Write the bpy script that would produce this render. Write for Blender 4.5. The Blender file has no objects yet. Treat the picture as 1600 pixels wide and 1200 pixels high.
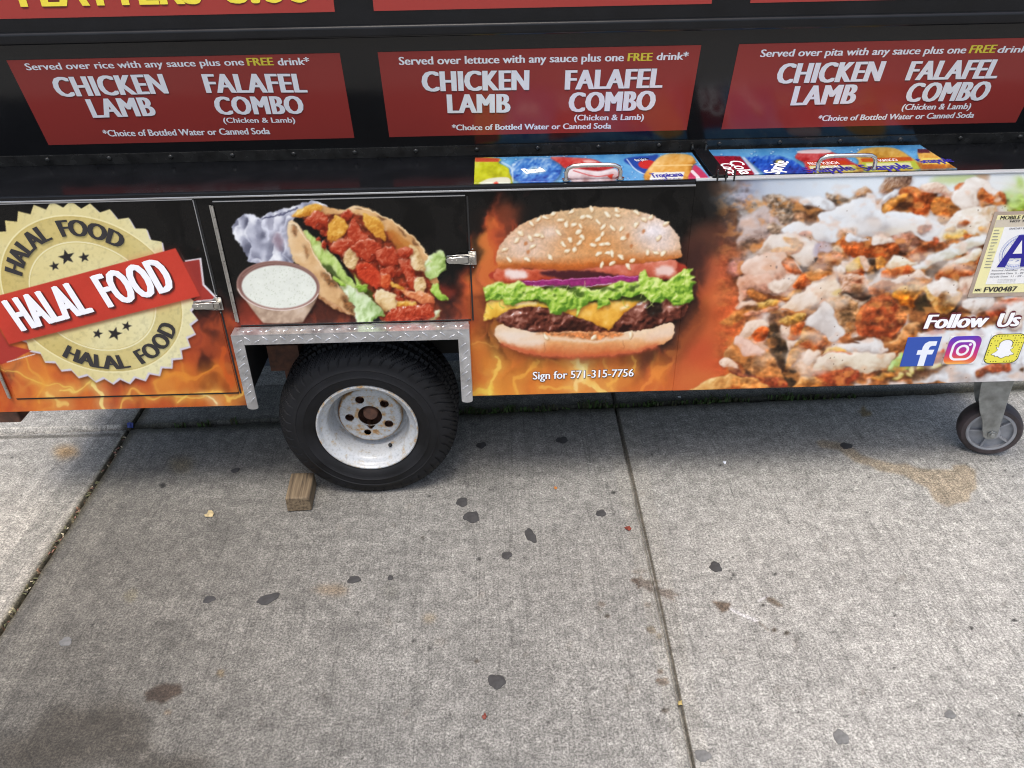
import bpy, bmesh, math, random
import numpy as np
from mathutils import Vector, Matrix
# ---- camera mathematics: photo pixels (1600x1200) <-> the real planes of the place (metres) ----
CAM_H = 1.42
FPX, PITCH, YAW, ROLL = 1254.59, math.radians(32.7073), math.radians(-0.9026), math.radians(-1.0946)
def _axes():
    cy, sy, cp, sp = math.cos(YAW), math.sin(YAW), math.cos(PITCH), math.sin(PITCH)
    fwd = np.array([-sy*cp, cy*cp, -sp]); r0 = np.array([cy, sy, 0.0]); u0 = np.cross(r0, fwd)
    cr, sr = math.cos(ROLL), math.sin(ROLL)
    return cr*r0 + sr*u0, -sr*r0 + cr*u0, fwd
AX_R, AX_U, AX_F = _axes()
CAM_O = np.array([0.0, 0.0, CAM_H])
def proj(P):
    d = np.asarray(P, float) - CAM_O
    w = d @ AX_F
    return np.stack([800 + FPX*(d @ AX_R)/w, 600 - FPX*(d @ AX_U)/w], -1)
class Plane:
    def __init__(s, o, n, u):
        s.o, s.n, s.u = np.array(o, float), np.array(n, float), np.array(u, float)
    def at(s, x, y):
        d = AX_R*(x-800)/FPX - AX_U*(y-600)/FPX + AX_F
        t = ((s.o - CAM_O) @ s.n)/(d @ s.n)
        return CAM_O + t*d
D = 1.6667          # distance to the front wall of the cart
ZT = 0.8543         # counter height
YB = 1.88           # back edge of the counter
TH = math.radians(16)
FRONT = Plane((0, D, 0), (0, -1, 0), (0, 0, 1))
COUNTER = Plane((0, D, ZT), (0, 0, 1), (0, 1, 0))
LEAN = Plane((0, YB, ZT), (0, -math.cos(TH), -math.sin(TH)), (0, -math.sin(TH), math.cos(TH)))
GROUND = Plane((0, 0, 0), (0, 0, 1), (0, 1, 0))
def plane_xz(x, y):      # photo pixels -> (x, z) on the front wall, for arrays
    d = AX_R*((np.asarray(x)[..., None]-800)/FPX) - AX_U*((np.asarray(y)[..., None]-600)/FPX) + AX_F
    t = D/d[..., 1]
    return t*d[..., 0], CAM_H + t*d[..., 2]
# ---- camera, sky, sun, exposure ----
scene = bpy.context.scene
COL = scene.collection
_cd = bpy.data.cameras.new('camera'); _cd.sensor_width = 36; _cd.lens = FPX/1600*36; _cd.clip_end = 500; _cd.clip_start = .02
_co = bpy.data.objects.new('camera', _cd); COL.objects.link(_co)
_M = Matrix.Identity(4)
for _i in range(3):
    _M[_i][0], _M[_i][1], _M[_i][2], _M[_i][3] = AX_R[_i], AX_U[_i], -AX_F[_i], CAM_O[_i]
_co.matrix_world = _M; scene.camera = _co
SUN_EL, SUN_AZ = math.radians(73), math.radians(190)     # azimuth: from +Y (behind the cart) clockwise towards +X
world = bpy.data.worlds.new("World"); scene.world = world; world.use_nodes = True
_nt = world.node_tree; _sky = _nt.nodes.new('ShaderNodeTexSky'); _sky.sky_type = 'NISHITA'; _sky.sun_disc = False
_sky.sun_elevation = SUN_EL; _sky.sun_rotation = SUN_AZ; _sky.air_density = 1.2; _sky.dust_density = 5.0; _sky.ozone_density = 0.9
_bg = _nt.nodes['Background']; _nt.links.new(_sky.outputs[0], _bg.inputs[0]); _bg.inputs[1].default_value = 0.14
_sl = bpy.data.lights.new('sun', 'SUN'); _sl.energy = 1.5; _sl.angle = math.radians(20); _sl.color = (1, .96, .9)
_so = bpy.data.objects.new('sun', _sl); COL.objects.link(_so)
_d = Vector((math.sin(SUN_AZ)*math.cos(SUN_EL), math.cos(SUN_AZ)*math.cos(SUN_EL), math.sin(SUN_EL)))
_so.rotation_euler = _d.to_track_quat('Z', 'Y').to_euler(); _so.location = _d*20
scene.view_settings.view_transform = 'Standard'; scene.view_settings.look = 'None'
scene.view_settings.exposure = 0.72; scene.view_settings.gamma = 1
scene.render.resolution_x, scene.render.resolution_y = 1024, 768
scene.cycles.filter_width = 1.1
# ---- a small painter for the printed artwork: shapes are drawn into a float array and become
# ---- a colour attribute on the panels' own fine mesh (no image files)
def spline(p, n=6):
    p = np.asarray(p, float); t = np.linspace(0, 1, n, endpoint=False)[None, :, None]
    a, b, c, d = np.roll(p, 1, 0)[:, None], p[:, None], np.roll(p, -1, 0)[:, None], np.roll(p, -2, 0)[:, None]
    return (0.5*(2*b + (c-a)*t + (2*a-5*b+4*c-d)*t*t + (3*b-a-3*c+d)*t**3)).reshape(-1, 2)
def blur(a, s):
    if s <= 0.05: return a
    r = max(1, int(3*s)); k = np.exp(-0.5*(np.arange(-r, r+1)/s)**2); k /= k.sum()
    def one(a):
        h = a.shape[0]
        ap = np.pad(a, ((r, r),) + ((0, 0),)*(a.ndim-1), mode='edge'); o = np.zeros_like(a)
        for i, w in enumerate(k): o += w*ap[i:i+h]
        return o
    a = one(a)
    return np.swapaxes(one(np.swapaxes(a, 0, 1)), 0, 1)
def vnoise(h, w, sx, sy, rng):
    gh, gw = int(h/sy)+4, int(w/sx)+4
    g = rng.random((gh, gw))
    y = np.arange(h)/sy + rng.random(); x = np.arange(w)/sx + rng.random()
    yi, xi = y.astype(int), x.astype(int); fy, fx = y-yi, x-xi
    fy = fy*fy*(3-2*fy); fx = fx*fx*(3-2*fx)
    a = g[yi][:, xi]*(1-fx) + g[yi][:, xi+1]*fx
    b = g[yi+1][:, xi]*(1-fx) + g[yi+1][:, xi+1]*fx
    return a*(1-fy[:, None]) + b*fy[:, None]
def fbm(h, w, s, seed, oct=4, asp=1.0):
    rng = np.random.default_rng(seed); o = np.zeros((h, w)); a = 1.0; t = 0
    for i in range(oct):
        if s < 1.2: break
        o += a*vnoise(h, w, s*asp, s, rng); t += a; a *= 0.55; s *= 0.5
    return o/max(t, 1e-6)
class Canvas:
    def __init__(s, x0, y0, w, h, col):
        s.x0, s.y0, s.w, s.h = x0, y0, w, h
        s.a = np.ones((h, w, 3))*np.array(col)/255.0
        s.Y, s.X = np.mgrid[0:h, 0:w].astype(float); s.X += x0; s.Y += y0
        s.nz = {}
    def noise(s, sc, seed=1, asp=1.0, oct=4):
        k = (sc, seed, asp, oct)
        if k not in s.nz: s.nz[k] = fbm(s.h, s.w, sc, seed*97+int(sc*13), oct, asp)
        return s.nz[k]
    def warp(s, x0, x1, fields, fade=30):
        """push the paint about by smooth noise, so that outlines turn ragged and organic"""
        dx = np.zeros((s.h, s.w)); dy = np.zeros((s.h, s.w))
        for sc, am, sd in fields: dx += (s.noise(sc, sd, 1.0, 2)-.5)*2*am; dy += (s.noise(sc, sd+50, 1.0, 2)-.5)*2*am
        w = np.clip((s.X-x0)/fade, 0, 1)*np.clip((x1-s.X)/fade, 0, 1); yy, xx = np.mgrid[0:s.h, 0:s.w].astype(float)
        X = np.clip(xx+dx*w, 0, s.w-1.01); Y = np.clip(yy+dy*w, 0, s.h-1.01); xi, yi = X.astype(int), Y.astype(int); fx, fy = (X-xi)[..., None], (Y-yi)[..., None]
        xj, yj = np.minimum(xi+1, s.w-1), np.minimum(yi+1, s.h-1)
        s.a = (s.a[yi, xi]*(1-fx)+s.a[yi, xj]*fx)*(1-fy)+(s.a[yj, xi]*(1-fx)+s.a[yj, xj]*fx)*fy
    def mask(s, pts, pad=2):
        p = np.asarray(pts, float) - (s.x0, s.y0)
        x0 = max(0, int(p[:, 0].min())-pad); x1 = min(s.w, int(p[:, 0].max())+pad+2)
        y0 = max(0, int(p[:, 1].min())-pad); y1 = min(s.h, int(p[:, 1].max())+pad+2)
        if x1-x0 < 1 or y1-y0 < 1: return None
        S = 3; H, W = (y1-y0)*S, (x1-x0)*S
        ys = (np.arange(H)+.5)/S + y0; xs = (np.arange(W)+.5)/S + x0
        ins = np.zeros((H, W), bool); q = np.roll(p, -1, 0)
        for (ax, ay), (bx, by) in zip(p, q):
            if ay == by: continue
            lo, hi = (ay, by) if ay < by else (by, ay)
            r = np.where((ys >= lo) & (ys < hi))[0]
            if not len(r): continue
            xi = ax + (ys[r]-ay)*(bx-ax)/(by-ay)
            ins[r] ^= xs[None, :] < xi[:, None]
        m = ins.reshape(y1-y0, S, x1-x0, S).mean((1, 3))
        return (slice(y0, y1), slice(x0, x1)), m
    def comp(s, sl, m, col):
        s.a[sl] += m[..., None]*(col - s.a[sl])
    def fill(s, pts, col, a=1.0, soft=0, sm=True, ns=0, amp=0.15):
        r = s.mask(spline(pts) if sm else pts, 2+int(3*soft))
        if r is None: return
        sl, m = r; m = blur(m, soft)*a
        c = np.array(col)/255.0
        if ns: c = c*(1+amp*2*(s.noise(ns)[sl][..., None]-.5))
        s.comp(sl, m, c)
    def blob(s, pts, ramp, r=5, bump=.6, ns=6, k=1.0, soft=.8, sh=.42, spec=0, sm=True, a=1.0, lx=-.45, ly=-.8, seed=1, asp=1.0, rough=0, bias=0):
        pts = spline(pts) if sm else np.asarray(pts, float)
        if rough:
            rg = np.random.default_rng(len(pts)+int(abs(pts[0, 0]))); pts = pts + rg.normal(0, rough, pts.shape)
        q = s.mask(pts, 4+int(3*max(r, soft, 3)))
        if q is None: return
        sl, m0 = q
        if sh:
            d = np.roll(np.roll(blur(m0, 2.5), 3, 0), 1, 1)*sh
            s.a[sl] *= 1-d[..., None]*np.array([.75, .95, 1.0])
        h = blur(m0, r*1.5)*r*1.9 + blur(m0, max(1.0, r*.5))*r*.35
        n = s.noise(ns, seed, asp, 2)[sl]; h = h + bump*ns*(n-.5)*.85
        gy, gx = np.gradient(h)
        L = gx*.45 + gy*.8      # form of the pictured food, lit from the upper left
        v = s.noise(ns*2.1, seed+3, asp, 3)[sl]
        t = np.clip(.5 + k*.42*L + bias + .75*(v-.5) + .22*(s.noise(3, seed+6, 1.0, 2)[sl]-.5)*bump, 0, 1)
        dk, md, lt = (np.array(c)/255.0 for c in ramp)
        t = t[..., None]
        c = np.where(t < .5, dk + (md-dk)*t*2, md + (lt-md)*(t-.5)*2)
        if spec:
            f = np.clip((L-.55)*3, 0, 1)*spec*(s.noise(3.0, 5)[sl] > .52); c = c + f[..., None]*(1-c)
        s.comp(sl, blur(m0, soft)*a, c)
    def stroke(s, pts, w, col, a=1.0, soft=.6, n=8):
        p = np.asarray(pts, float)
        if len(p) > 2:
            e = np.vstack([2*p[0]-p[1], p, 2*p[-1]-p[-2]]); o = []
            for i in range(1, len(e)-2):
                for t in np.linspace(0, 1, n, endpoint=False):
                    A, B, C, E = e[i-1], e[i], e[i+1], e[i+2]
                    o.append(.5*(2*B+(C-A)*t+(2*A-5*B+4*C-E)*t*t+(3*B-A-3*C+E)*t**3))
            p = np.array(o+[e[-2]])
        pd = w+3*soft+2
        x0 = int(max(0, p[:, 0].min()-pd-s.x0)); x1 = int(min(s.w, p[:, 0].max()+pd-s.x0+1))
        y0 = int(max(0, p[:, 1].min()-pd-s.y0)); y1 = int(min(s.h, p[:, 1].max()+pd-s.y0+1))
        if x1 <= x0 or y1 <= y0: return
        sl = (slice(y0, y1), slice(x0, x1)); X, Y = s.X[sl], s.Y[sl]; d = np.full(X.shape, 1e9); N = len(p)-1
        for i in range(N):
            a_, b_ = p[i], p[i+1]; v = b_-a_; L = max(v@v, 1e-9)
            t = np.clip(((X-a_[0])*v[0]+(Y-a_[1])*v[1])/L, 0, 1)
            ww = w*(1 if a_ is None else 1)
            d = np.minimum(d, np.hypot(X-a_[0]-t*v[0], Y-a_[1]-t*v[1]))
        m = np.clip((w/2 - d)/max(soft, .5)+.5, 0, 1) if soft < 1.5 else np.exp(-(d/(w/2+soft))**2)
        s.comp(sl, m*a, np.array(col)/255.0)
def ell(cx, cy, rx, ry, ang=0, n=14):
    t = np.linspace(0, 2*np.pi, n, endpoint=False); c, s_ = np.cos(ang), np.sin(ang)
    return np.stack([cx+rx*np.cos(t)*c-ry*np.sin(t)*s_, cy+rx*np.cos(t)*s_+ry*np.sin(t)*c], -1)
def crop(x0, y0, sc):
    return lambda *p: [(x0+x/sc, y0+y/sc) for x, y in (p[0] if len(p) == 1 and isinstance(p[0], list) else p)]
# ---- the printed wrap of the cart, drawn in photo pixels of the front wall ----
WH = ((172, 140, 116), (230, 220, 210), (252, 250, 246)); WB = ((168, 160, 158), (226, 230, 234), (246, 250, 253))
PK = ((164, 104, 82), (228, 204, 184), (252, 242, 232)); OR = ((105, 40, 12), (182, 84, 34), (232, 150, 88))
BR = ((62, 40, 28), (126, 86, 58), (196, 158, 122)); GD = ((125, 68, 18), (204, 136, 60), (246, 205, 130))
TN = ((82, 64, 50), (150, 128, 108), (212, 198, 182)); RD = ((98, 32, 14), (160, 68, 38), (205, 118, 76))
CR = ((170, 140, 100), (228, 218, 192), (248, 246, 238)); DK = ((30, 22, 14), (58, 42, 27), (96, 70, 48))
YE = ((150, 100, 30), (222, 180, 90), (250, 230, 160)); GR = ((70, 105, 25), (160, 200, 78), (222, 236, 150))
def flames(c):
    n1, n2 = c.noise(60, 2, .6), c.noise(26, 4, .5)
    X, Y = c.X, c.Y
    # where the flames stand along the wall
    env = np.interp(X, [-120, 120, 300, 370, 520, 720, 740, 820, 1000, 1100, 1180, 1800], [.75, .72, .5, .42, .32, .45, .95, .95, .75, .9, .9, .9])
    top = np.interp(X, [-120, 100, 300, 330, 420, 640, 700, 735, 760, 820, 1000, 1040, 1075, 1100, 1800], [455, 470, 455, 430, 440, 470, 440, 360, 318, 330, 420, 560, 480, 400, 350])
    f = np.clip((Y - top)/95 + (n1-.5)*2.4, 0, 1)
    v = f*env*(.55+.75*n1)
    stops = np.array([0, .12, .3, .5, .75, 1.0]); cols = np.array([[22, 21, 20], [40, 27, 25], [98, 46, 34], [178, 78, 44], [204, 104, 48], [222, 140, 62]])/255.
    for k in range(3): c.a[..., k] = np.interp(v, stops, cols[:, k])
    c.a *= 1-.55*(np.clip((c.noise(46, 91, .5, 3)-.53)*7, 0, 1)*np.clip((X-738)/20, 0, 1)*np.clip((1120-X)/20, 0, 1)*np.clip((590-Y)/60, 0, 1))[..., None]
    # licking tongues: ridges of a warped smooth field
    dx = ((c.noise(80, 11, 1.0, 2)-.5)*150).astype(int); dy = ((c.noise(80, 12, 1.0, 2)-.5)*150).astype(int)
    yy, xx = np.mgrid[0:c.h, 0:c.w]
    def warp(a): return a[np.clip(yy+dy, 0, c.h-1), np.clip(xx+dx, 0, c.w-1)]
    m = warp(c.noise(70, 13, .55, 1)); g = blur(np.exp(-((m-.5)/.022)**2), 1.2); g2 = np.exp(-((m-.5)/.10)**2)
    w2 = warp(c.noise(110, 14, 1.0, 1))
    low = np.clip((Y-500)/90, 0, 1)*np.clip(f*1.3, 0, 1)*(X < 1130)*np.clip((w2-.35)*4, 0, 1)*np.where((X > 330) & (X < 735), .3, 1)
    c.a += (low*(.22*g2+.5*g))[..., None]*(np.array([244, 196, 84])/255.-c.a)
    dk = np.clip((warp(c.noise(60, 15, .6, 2))-.58)*5, 0, 1)*np.clip((600-Y)/60+.3, 0, 1)*(X < 1130); c.a *= 1-.45*dk[..., None]
def seal(c):
    cx, cz, R = -.9216, .6146, .2305
    def px(r, a): return proj(np.stack([cx+r*np.cos(a), np.full(np.shape(a), D), cz+r*np.sin(a)], -1))
    def teeth(R0, R1, dx=0, dz=0):
        a = np.radians(4.9+5*np.arange(72)); r = np.where(np.arange(72) % 2 == 0, R1, R0)
        q = px(r, a); return q + (dx, dz)
    c.fill(teeth(.216, .2305, 2, 4), (25, 14, 8), .6, 3, sm=False)
    c.fill(teeth(.216, .2305, 1.6, 2.2), (212, 206, 216), 1, .3, sm=False)
    T = teeth(.2135, .2295); m = c.mask(T); sl, mm = m
    t = np.clip((c.X[sl]-0)/300*.55 + (c.noise(70, 3)[sl]-.5)*.9 + .15, 0, 1)[..., None]
    PX, PZ = plane_xz(c.X[sl], c.Y[sl]); r = np.hypot(PX-cx, PZ-cz)[..., None]
    base = np.array([222, 206, 142])/255.*(1-t) + np.array([236, 232, 190])/255.*t
    base = np.where((r > .136) & (r < .195), base*np.array([.93, .90, .80]), base)
    base *= 1-.07*np.clip(c.noise(5, 8)[sl][..., None]-.55, 0, 1)*4
    c.comp(sl, mm, base)
    al = np.linspace(0, 2*np.pi, 90)
    for rr, col, w in ((.197, (246, 238, 190), 2.0), (.194, (196, 172, 96), 1.1), (.1365, (246, 242, 205), 2.0), (.134, (206, 186, 116), .9)):
        c.stroke(px(rr, al), w, col, .8, .6, n=2)
    S = crop(0, 280, 3)
    def star(x, y, r, rot):
        a = np.radians(rot-90+36*np.arange(10)); q = np.where(np.arange(10) % 2 == 0, r, r*.42)
        c.fill(S([(x+q[i]*np.cos(a[i]), y+q[i]*np.sin(a[i])*.92) for i in range(10)]), (44, 42, 44), 1, .3, sm=False)
    for s_ in ((258, 405, 26, -15), (315, 363, 41, -14), (397, 364, 28, -12), (460, 722, 26, 10), (540, 722, 36, 12), (596, 686, 26, 14)): star(*s_)
    # the ribbon
    c.fill(S((-40, 560), (0, 700), (45, 775), (150, 800), (40, 855), (-40, 880)), (172, 58, 50), 1, .4, sm=False)
    c.stroke(S((35, 853), (165, 815)), 1.6, (225, 222, 225), .9, .4)
    c.fill(S((834, 318), (868, 378), (945, 366), (960, 490), (1030, 562), (910, 575), (960, 545)), (228, 226, 232), 1, .3, sm=False)
    c.fill(S((826, 330), (862, 386), (936, 374), (950, 494), (1014, 558), (905, 568), (930, 545)), (166, 58, 50), 1, .3, sm=False)
    c.fill(S((866, 386), (936, 376), (950, 494), (942, 540)), (140, 50, 46), .6, 2, sm=False)
    c.fill(S((-40, 570), (0, 556), (830, 336), (945, 556), (48, 784), (0, 690), (-40, 640)), (60, 20, 10), .55, 2, sm=False)
    c.fill(S((-40, 553), (0, 542), (825, 321), (940, 545), (45, 771), (0, 690), (-40, 640)), (197, 64, 50), 1, .3, sm=False, ns=40, amp=.06)
    c.fill(S((590, 385), (825, 321), (940, 545), (700, 608)), (212, 74, 56), .35, 6, sm=False)
def door_flames(c):
    S = crop(0, 280, 3)
    c.fill(S((930, 860), (950, 790), (1000, 830), (1035, 870), (1000, 895), (940, 882)), (58, 30, 26), .85, 2)
    c.fill(S((955, 930), (1030, 915), (1085, 985), (1062, 1018), (1000, 985)), (70, 32, 26), .85, 2)
    c.fill(S((800, 880), (900, 840), (1000, 900), (1130, 930), (1140, 1060), (800, 1070)), (206, 112, 44), .5, 8)
    for pts, w, col, a in (([(0, 860), (130, 905), (215, 960), (330, 985)], 3, (236, 196, 90), .8), ([(120, 830), (175, 880), (200, 960), (180, 1040)], 5, (230, 170, 74), .6),
        ([(430, 960), (470, 1000), (500, 1060)], 7, (250, 236, 150), .85), ([(280, 1000), (350, 985), (440, 940)], 3, (240, 214, 110), .8), ([(950, 995), (975, 1020), (1000, 1055)], 3.5, (252, 244, 190), .9),
        ([(770, 912), (900, 905), (1045, 880)], 7, (226, 144, 56), .7), ([(580, 1060), (640, 1012), (760, 1000), (900, 1020), (1010, 1000)], 4, (240, 196, 96), .75),
        ([(840, 1050), (880, 990), (960, 985), (1060, 1035), (1150, 1010)], 5, (244, 206, 100), .75), ([(1040, 780), (1060, 860), (1085, 960)], 9, (204, 92, 40), .7), ([(940, 640), (955, 700), (930, 770)], 5, (150, 66, 44), .7),
        ([(230, 1000), (290, 1050)], 4, (244, 214, 120), .7), ([(60, 970), (120, 1060)], 6, (214, 120, 50), .6)):
        c.stroke(S(pts), w*2.6, col, a*.42, 5); c.stroke(S(pts), w*.8, col, a*.9, 1.4)
    c.fill(S((-300, 1000), (20, 880), (60, 1000), (90, 1090), (-300, 1090)), (176, 62, 34), .7, 5, sm=False)
def gyro(c):
    G = crop(320, 290, 3.636)
    c.fill(G((200, 640), (330, 600), (420, 790), (190, 800)), (190, 70, 48), .6, 9)
    c.fill(G((1330, 560), (1430, 590), (1400, 640), (1340, 650)), (170, 60, 44), .6, 4)
    q = c.mask(spline(G((152, 235), (180, 200), (235, 152), (300, 180), (370, 150), (520, 110), (560, 95), (610, 85), (700, 112), (620, 135), (530, 175), (500, 220), (495, 330), (515, 430), (400, 432), (262, 440), (220, 360), (180, 300))))
    n_ = c.noise(20, 81, .8, 2)[q[0]]; r_ = 1-np.abs(2*c.noise(26, 82, .7, 2)[q[0]]-1); gx_, gy_ = np.gradient(blur(r_, .8))
    t_ = np.clip(.52+(n_-.5)*1.1-3.2*gx_-2.2*gy_+.30*np.clip((r_-.85)*6, 0, 1), 0, 1)[..., None]; k_ = np.array([[92, 94, 112], [178, 181, 198], [244, 246, 250]])/255.
    c.comp(q[0], blur(q[1], .5), np.where(t_ < .5, k_[0]+(k_[1]-k_[0])*t_*2, k_[1]+(k_[2]-k_[1])*(t_-.5)*2))
    c.fill(G((330, 200), (430, 180), (480, 240), (470, 320), (400, 330)), (214, 214, 228), .45, 4)
    c.fill(G((390, 270), (440, 300), (440, 370), (400, 340)), (120, 80, 90), .5, 3)
    c.stroke(G((300, 190), (420, 160), (530, 120)), 2.5, (70, 72, 98), .8, 1); c.stroke(G((240, 160), (330, 200), (360, 300)), 2, (235, 238, 250), .6, 1.6)
    c.blob(G((505, 172), (540, 132), (660, 112), (790, 132), (850, 103), (950, 130), (1050, 190), (1130, 240), (1200, 295), (1250, 360), (1290, 430), (1312, 500), (1335, 545), (1310, 565), (1230, 500), (1100, 330), (900, 220), (700, 180)), ((164, 108, 58), (220, 172, 116), (248, 222, 180)), r=4, bump=.3, ns=14)
    c.fill(G((560, 175), (800, 158), (900, 172), (1050, 262), (1180, 380), (1250, 480), (1300, 600), (1300, 720), (1180, 790), (1020, 780), (940, 640), (860, 540), (780, 420), (700, 310), (620, 225)), (128, 52, 30), 1, 1, ns=7, amp=.6)
    c.fill(G((1040, 250), (1180, 330), (1200, 400), (1100, 360)), (190, 120, 50), .8, 2)
    for p in (((850, 120), (880, 118), (900, 135)), ((980, 165), (1030, 190), (1010, 200)), ((1090, 235), (1150, 280), (1120, 275)), ((1180, 300), (1220, 335), (1190, 330))):
        c.fill(G(*p), (78, 44, 24), .7, 1.2)
    c.blob(G((560, 258), (640, 298), (720, 380), (780, 460), (860, 560), (940, 640), (1020, 722), (990, 735), (890, 650), (800, 560), (690, 480), (630, 400)), ((110, 146, 56), (186, 212, 118), (234, 244, 190)), r=3, bump=.5, ns=14, asp=.5)
    c.fill(G((670, 440), (740, 480), (800, 560), (760, 560), (700, 510)), (48, 62, 24), .8, 1.5)
    c.fill(G((840, 500), (900, 560), (980, 620), (960, 660), (900, 600)), (62, 76, 24), .85, 2)
    c.blob(G((472, 292), (488, 200), (540, 228), (582, 292), (640, 400), (722, 520), (800, 600), (848, 680), (862, 738), (800, 712), (742, 690), (650, 640), (640, 560), (560, 480), (500, 400)), ((168, 116, 66), (224, 184, 134), (248, 230, 196)), r=6, bump=.3, ns=16, k=1.0)
    for p in (((660, 480), (720, 520), (760, 580), (700, 560)), ((780, 620), (840, 670), (858, 735), (800, 690)), ((500, 220), (530, 250), (520, 290), (495, 260)), ((560, 330), (590, 370), (585, 410))):
        c.fill(G(*p), (98, 58, 30), .75, 2, ns=3, amp=.8)
    c.blob(G((632, 618), (720, 660), (800, 705), (840, 730), (780, 718), (690, 672)), ((120, 70, 40), (190, 140, 96), (220, 180, 140)), r=2)
    c.blob(G((775, 560), (840, 568), (920, 620), (1010, 715), (975, 750), (920, 792), (868, 770), (850, 690), (800, 610)), ((126, 160, 84), (206, 226, 176), (242, 249, 232)), r=4, bump=.7, ns=14, asp=.5, rough=.7)
    c.blob(G((850, 500), (880, 550), (930, 560), (920, 610), (870, 580)), GR, r=2, rough=.6); c.blob(G((735, 510), (790, 540), (800, 570), (740, 540)), GR, r=2, rough=.5)
    c.blob(G((1252, 432), (1300, 380), (1350, 364), (1372, 462), (1300, 522), (1250, 505)), ((110, 140, 60), (186, 212, 130), (234, 244, 208)), r=3, bump=.8, ns=7, rough=.4)
    c.blob(G((1290, 556), (1335, 568), (1352, 610), (1386, 645), (1350, 652), (1290, 605)), GR, r=2.5, rough=.5)
    c.blob(G((930, 770), (1130, 782), (1230, 742), (1335, 702), (1322, 750), (1200, 792), (1000, 795)), ((150, 120, 70), (216, 220, 180), (244, 248, 232)), r=3, rough=.5)
    MT = ((100, 24, 12), (178, 62, 36), (232, 150, 118))
    rg = np.random.default_rng(5)
    for i in range(120):   # crumbs of meat through the filling
        t = rg.random(); x, y = 640+600*t+rg.normal(0, 60), 215+480*t+rg.normal(0, 75)
        if 560 < x < 1290 and y > 170+max(0, (x-880))*.85 and y < 300+(x-640)*1.02: c.blob(G([(x+a, y+b) for a, b in ell(0, 0, rg.uniform(14, 34), rg.uniform(10, 24), rg.uniform(0, 3), 7)]), MT, r=2, bump=.9, ns=3, spec=.8, rough=.6, seed=i % 3+1)
    c.stroke(G((486, 215), (520, 225), (575, 300), (640, 410), (720, 525)), 1.6, (250, 236, 206), .7, 1.4); c.stroke(G((850, 112), (960, 140), (1060, 200), (1200, 302), (1285, 430)), 1.6, (250, 230, 190), .7, 1.2)
    YL = ((170, 96, 24), (224, 164, 66), (250, 222, 140)); OC = ((150, 104, 50), (226, 194, 140), (250, 236, 204))
    for p, rp in ((((505, 168), (556, 120), (664, 110), (655, 142), (560, 172)), YL), (((778, 175), (810, 133), (842, 160), (805, 212)), MT),
        (((568, 192), (620, 148), (684, 160), (708, 222), (640, 242), (580, 222)), MT), (((696, 262), (740, 164), (802, 202), (818, 242), (760, 304), (708, 312)), YL),
        (((895, 192), (920, 153), (1002, 198), (1034, 290), (1020, 314), (930, 245)), YL), (((818, 242), (850, 178), (884, 240), (935, 290), (900, 345), (828, 312)), MT),
        (((718, 332), (790, 298), (852, 320), (800, 394), (740, 384)), MT), (((786, 402), (830, 348), (874, 380), (852, 474), (808, 462)), OC),
        (((858, 322), (950, 298), (1002, 350), (960, 424), (880, 404), (828, 352)), MT), (((978, 370), (1060, 348), (1104, 392), (1082, 454), (1000, 444)), MT),
        (((858, 452), (920, 428), (992, 482), (1012, 560), (962, 574), (888, 524)), ((130, 28, 12), (200, 66, 38), (238, 140, 100))), (((1000, 470), (1062, 458), (1084, 512), (1020, 524)), MT),
        (((1098, 430), (1162, 418), (1204, 500), (1204, 594), (1150, 544)), MT), (((1160, 333), (1200, 350), (1242, 430), (1248, 492), (1178, 450)), OC), (((1098, 358), (1164, 343), (1174, 392), (1120, 414)), MT),
        (((1004, 510), (1052, 498), (1054, 572), (1006, 574)), ((140, 40, 14), (206, 84, 44), (240, 150, 100))), (((1196, 520), (1252, 528), (1244, 604), (1200, 604)), OC), (((1058, 538), (1134, 574), (1120, 592), (1070, 566)), YL),
        (((1088, 654), (1204, 660), (1184, 692), (1094, 692)), YL), (((1110, 590), (1240, 600), (1310, 640), (1280, 670), (1180, 640)), ((170, 70, 40), (222, 140, 90), (246, 200, 160)))):
        c.blob(G(*p), rp, r=3, bump=.6, ns=5, spec=.5)
    for i in range(46):
        x, y = rg.uniform(640, 1250), rg.uniform(190, 740)
        if y > 190+max(0, (x-880))*.8 and y < 300+(x-640)*.98: c.fill(G([(x+a, y+b) for a, b in ell(0, 0, rg.uniform(3, 9), rg.uniform(2, 4), rg.uniform(0, 3), 7)]), (250, 214, 190), .6, .6)
    c.blob(G((966, 652), (978, 580), (1086, 610), (1082, 704), (1010, 708)), OC, r=2.5, bump=.5, ns=6, sm=False)
    c.blob(G((1026, 745), (1060, 698), (1160, 680), (1262, 668), (1304, 712), (1282, 752), (1160, 772), (1040, 778)), MT, r=4, bump=.9, ns=4, spec=.9, rough=.5)
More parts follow.
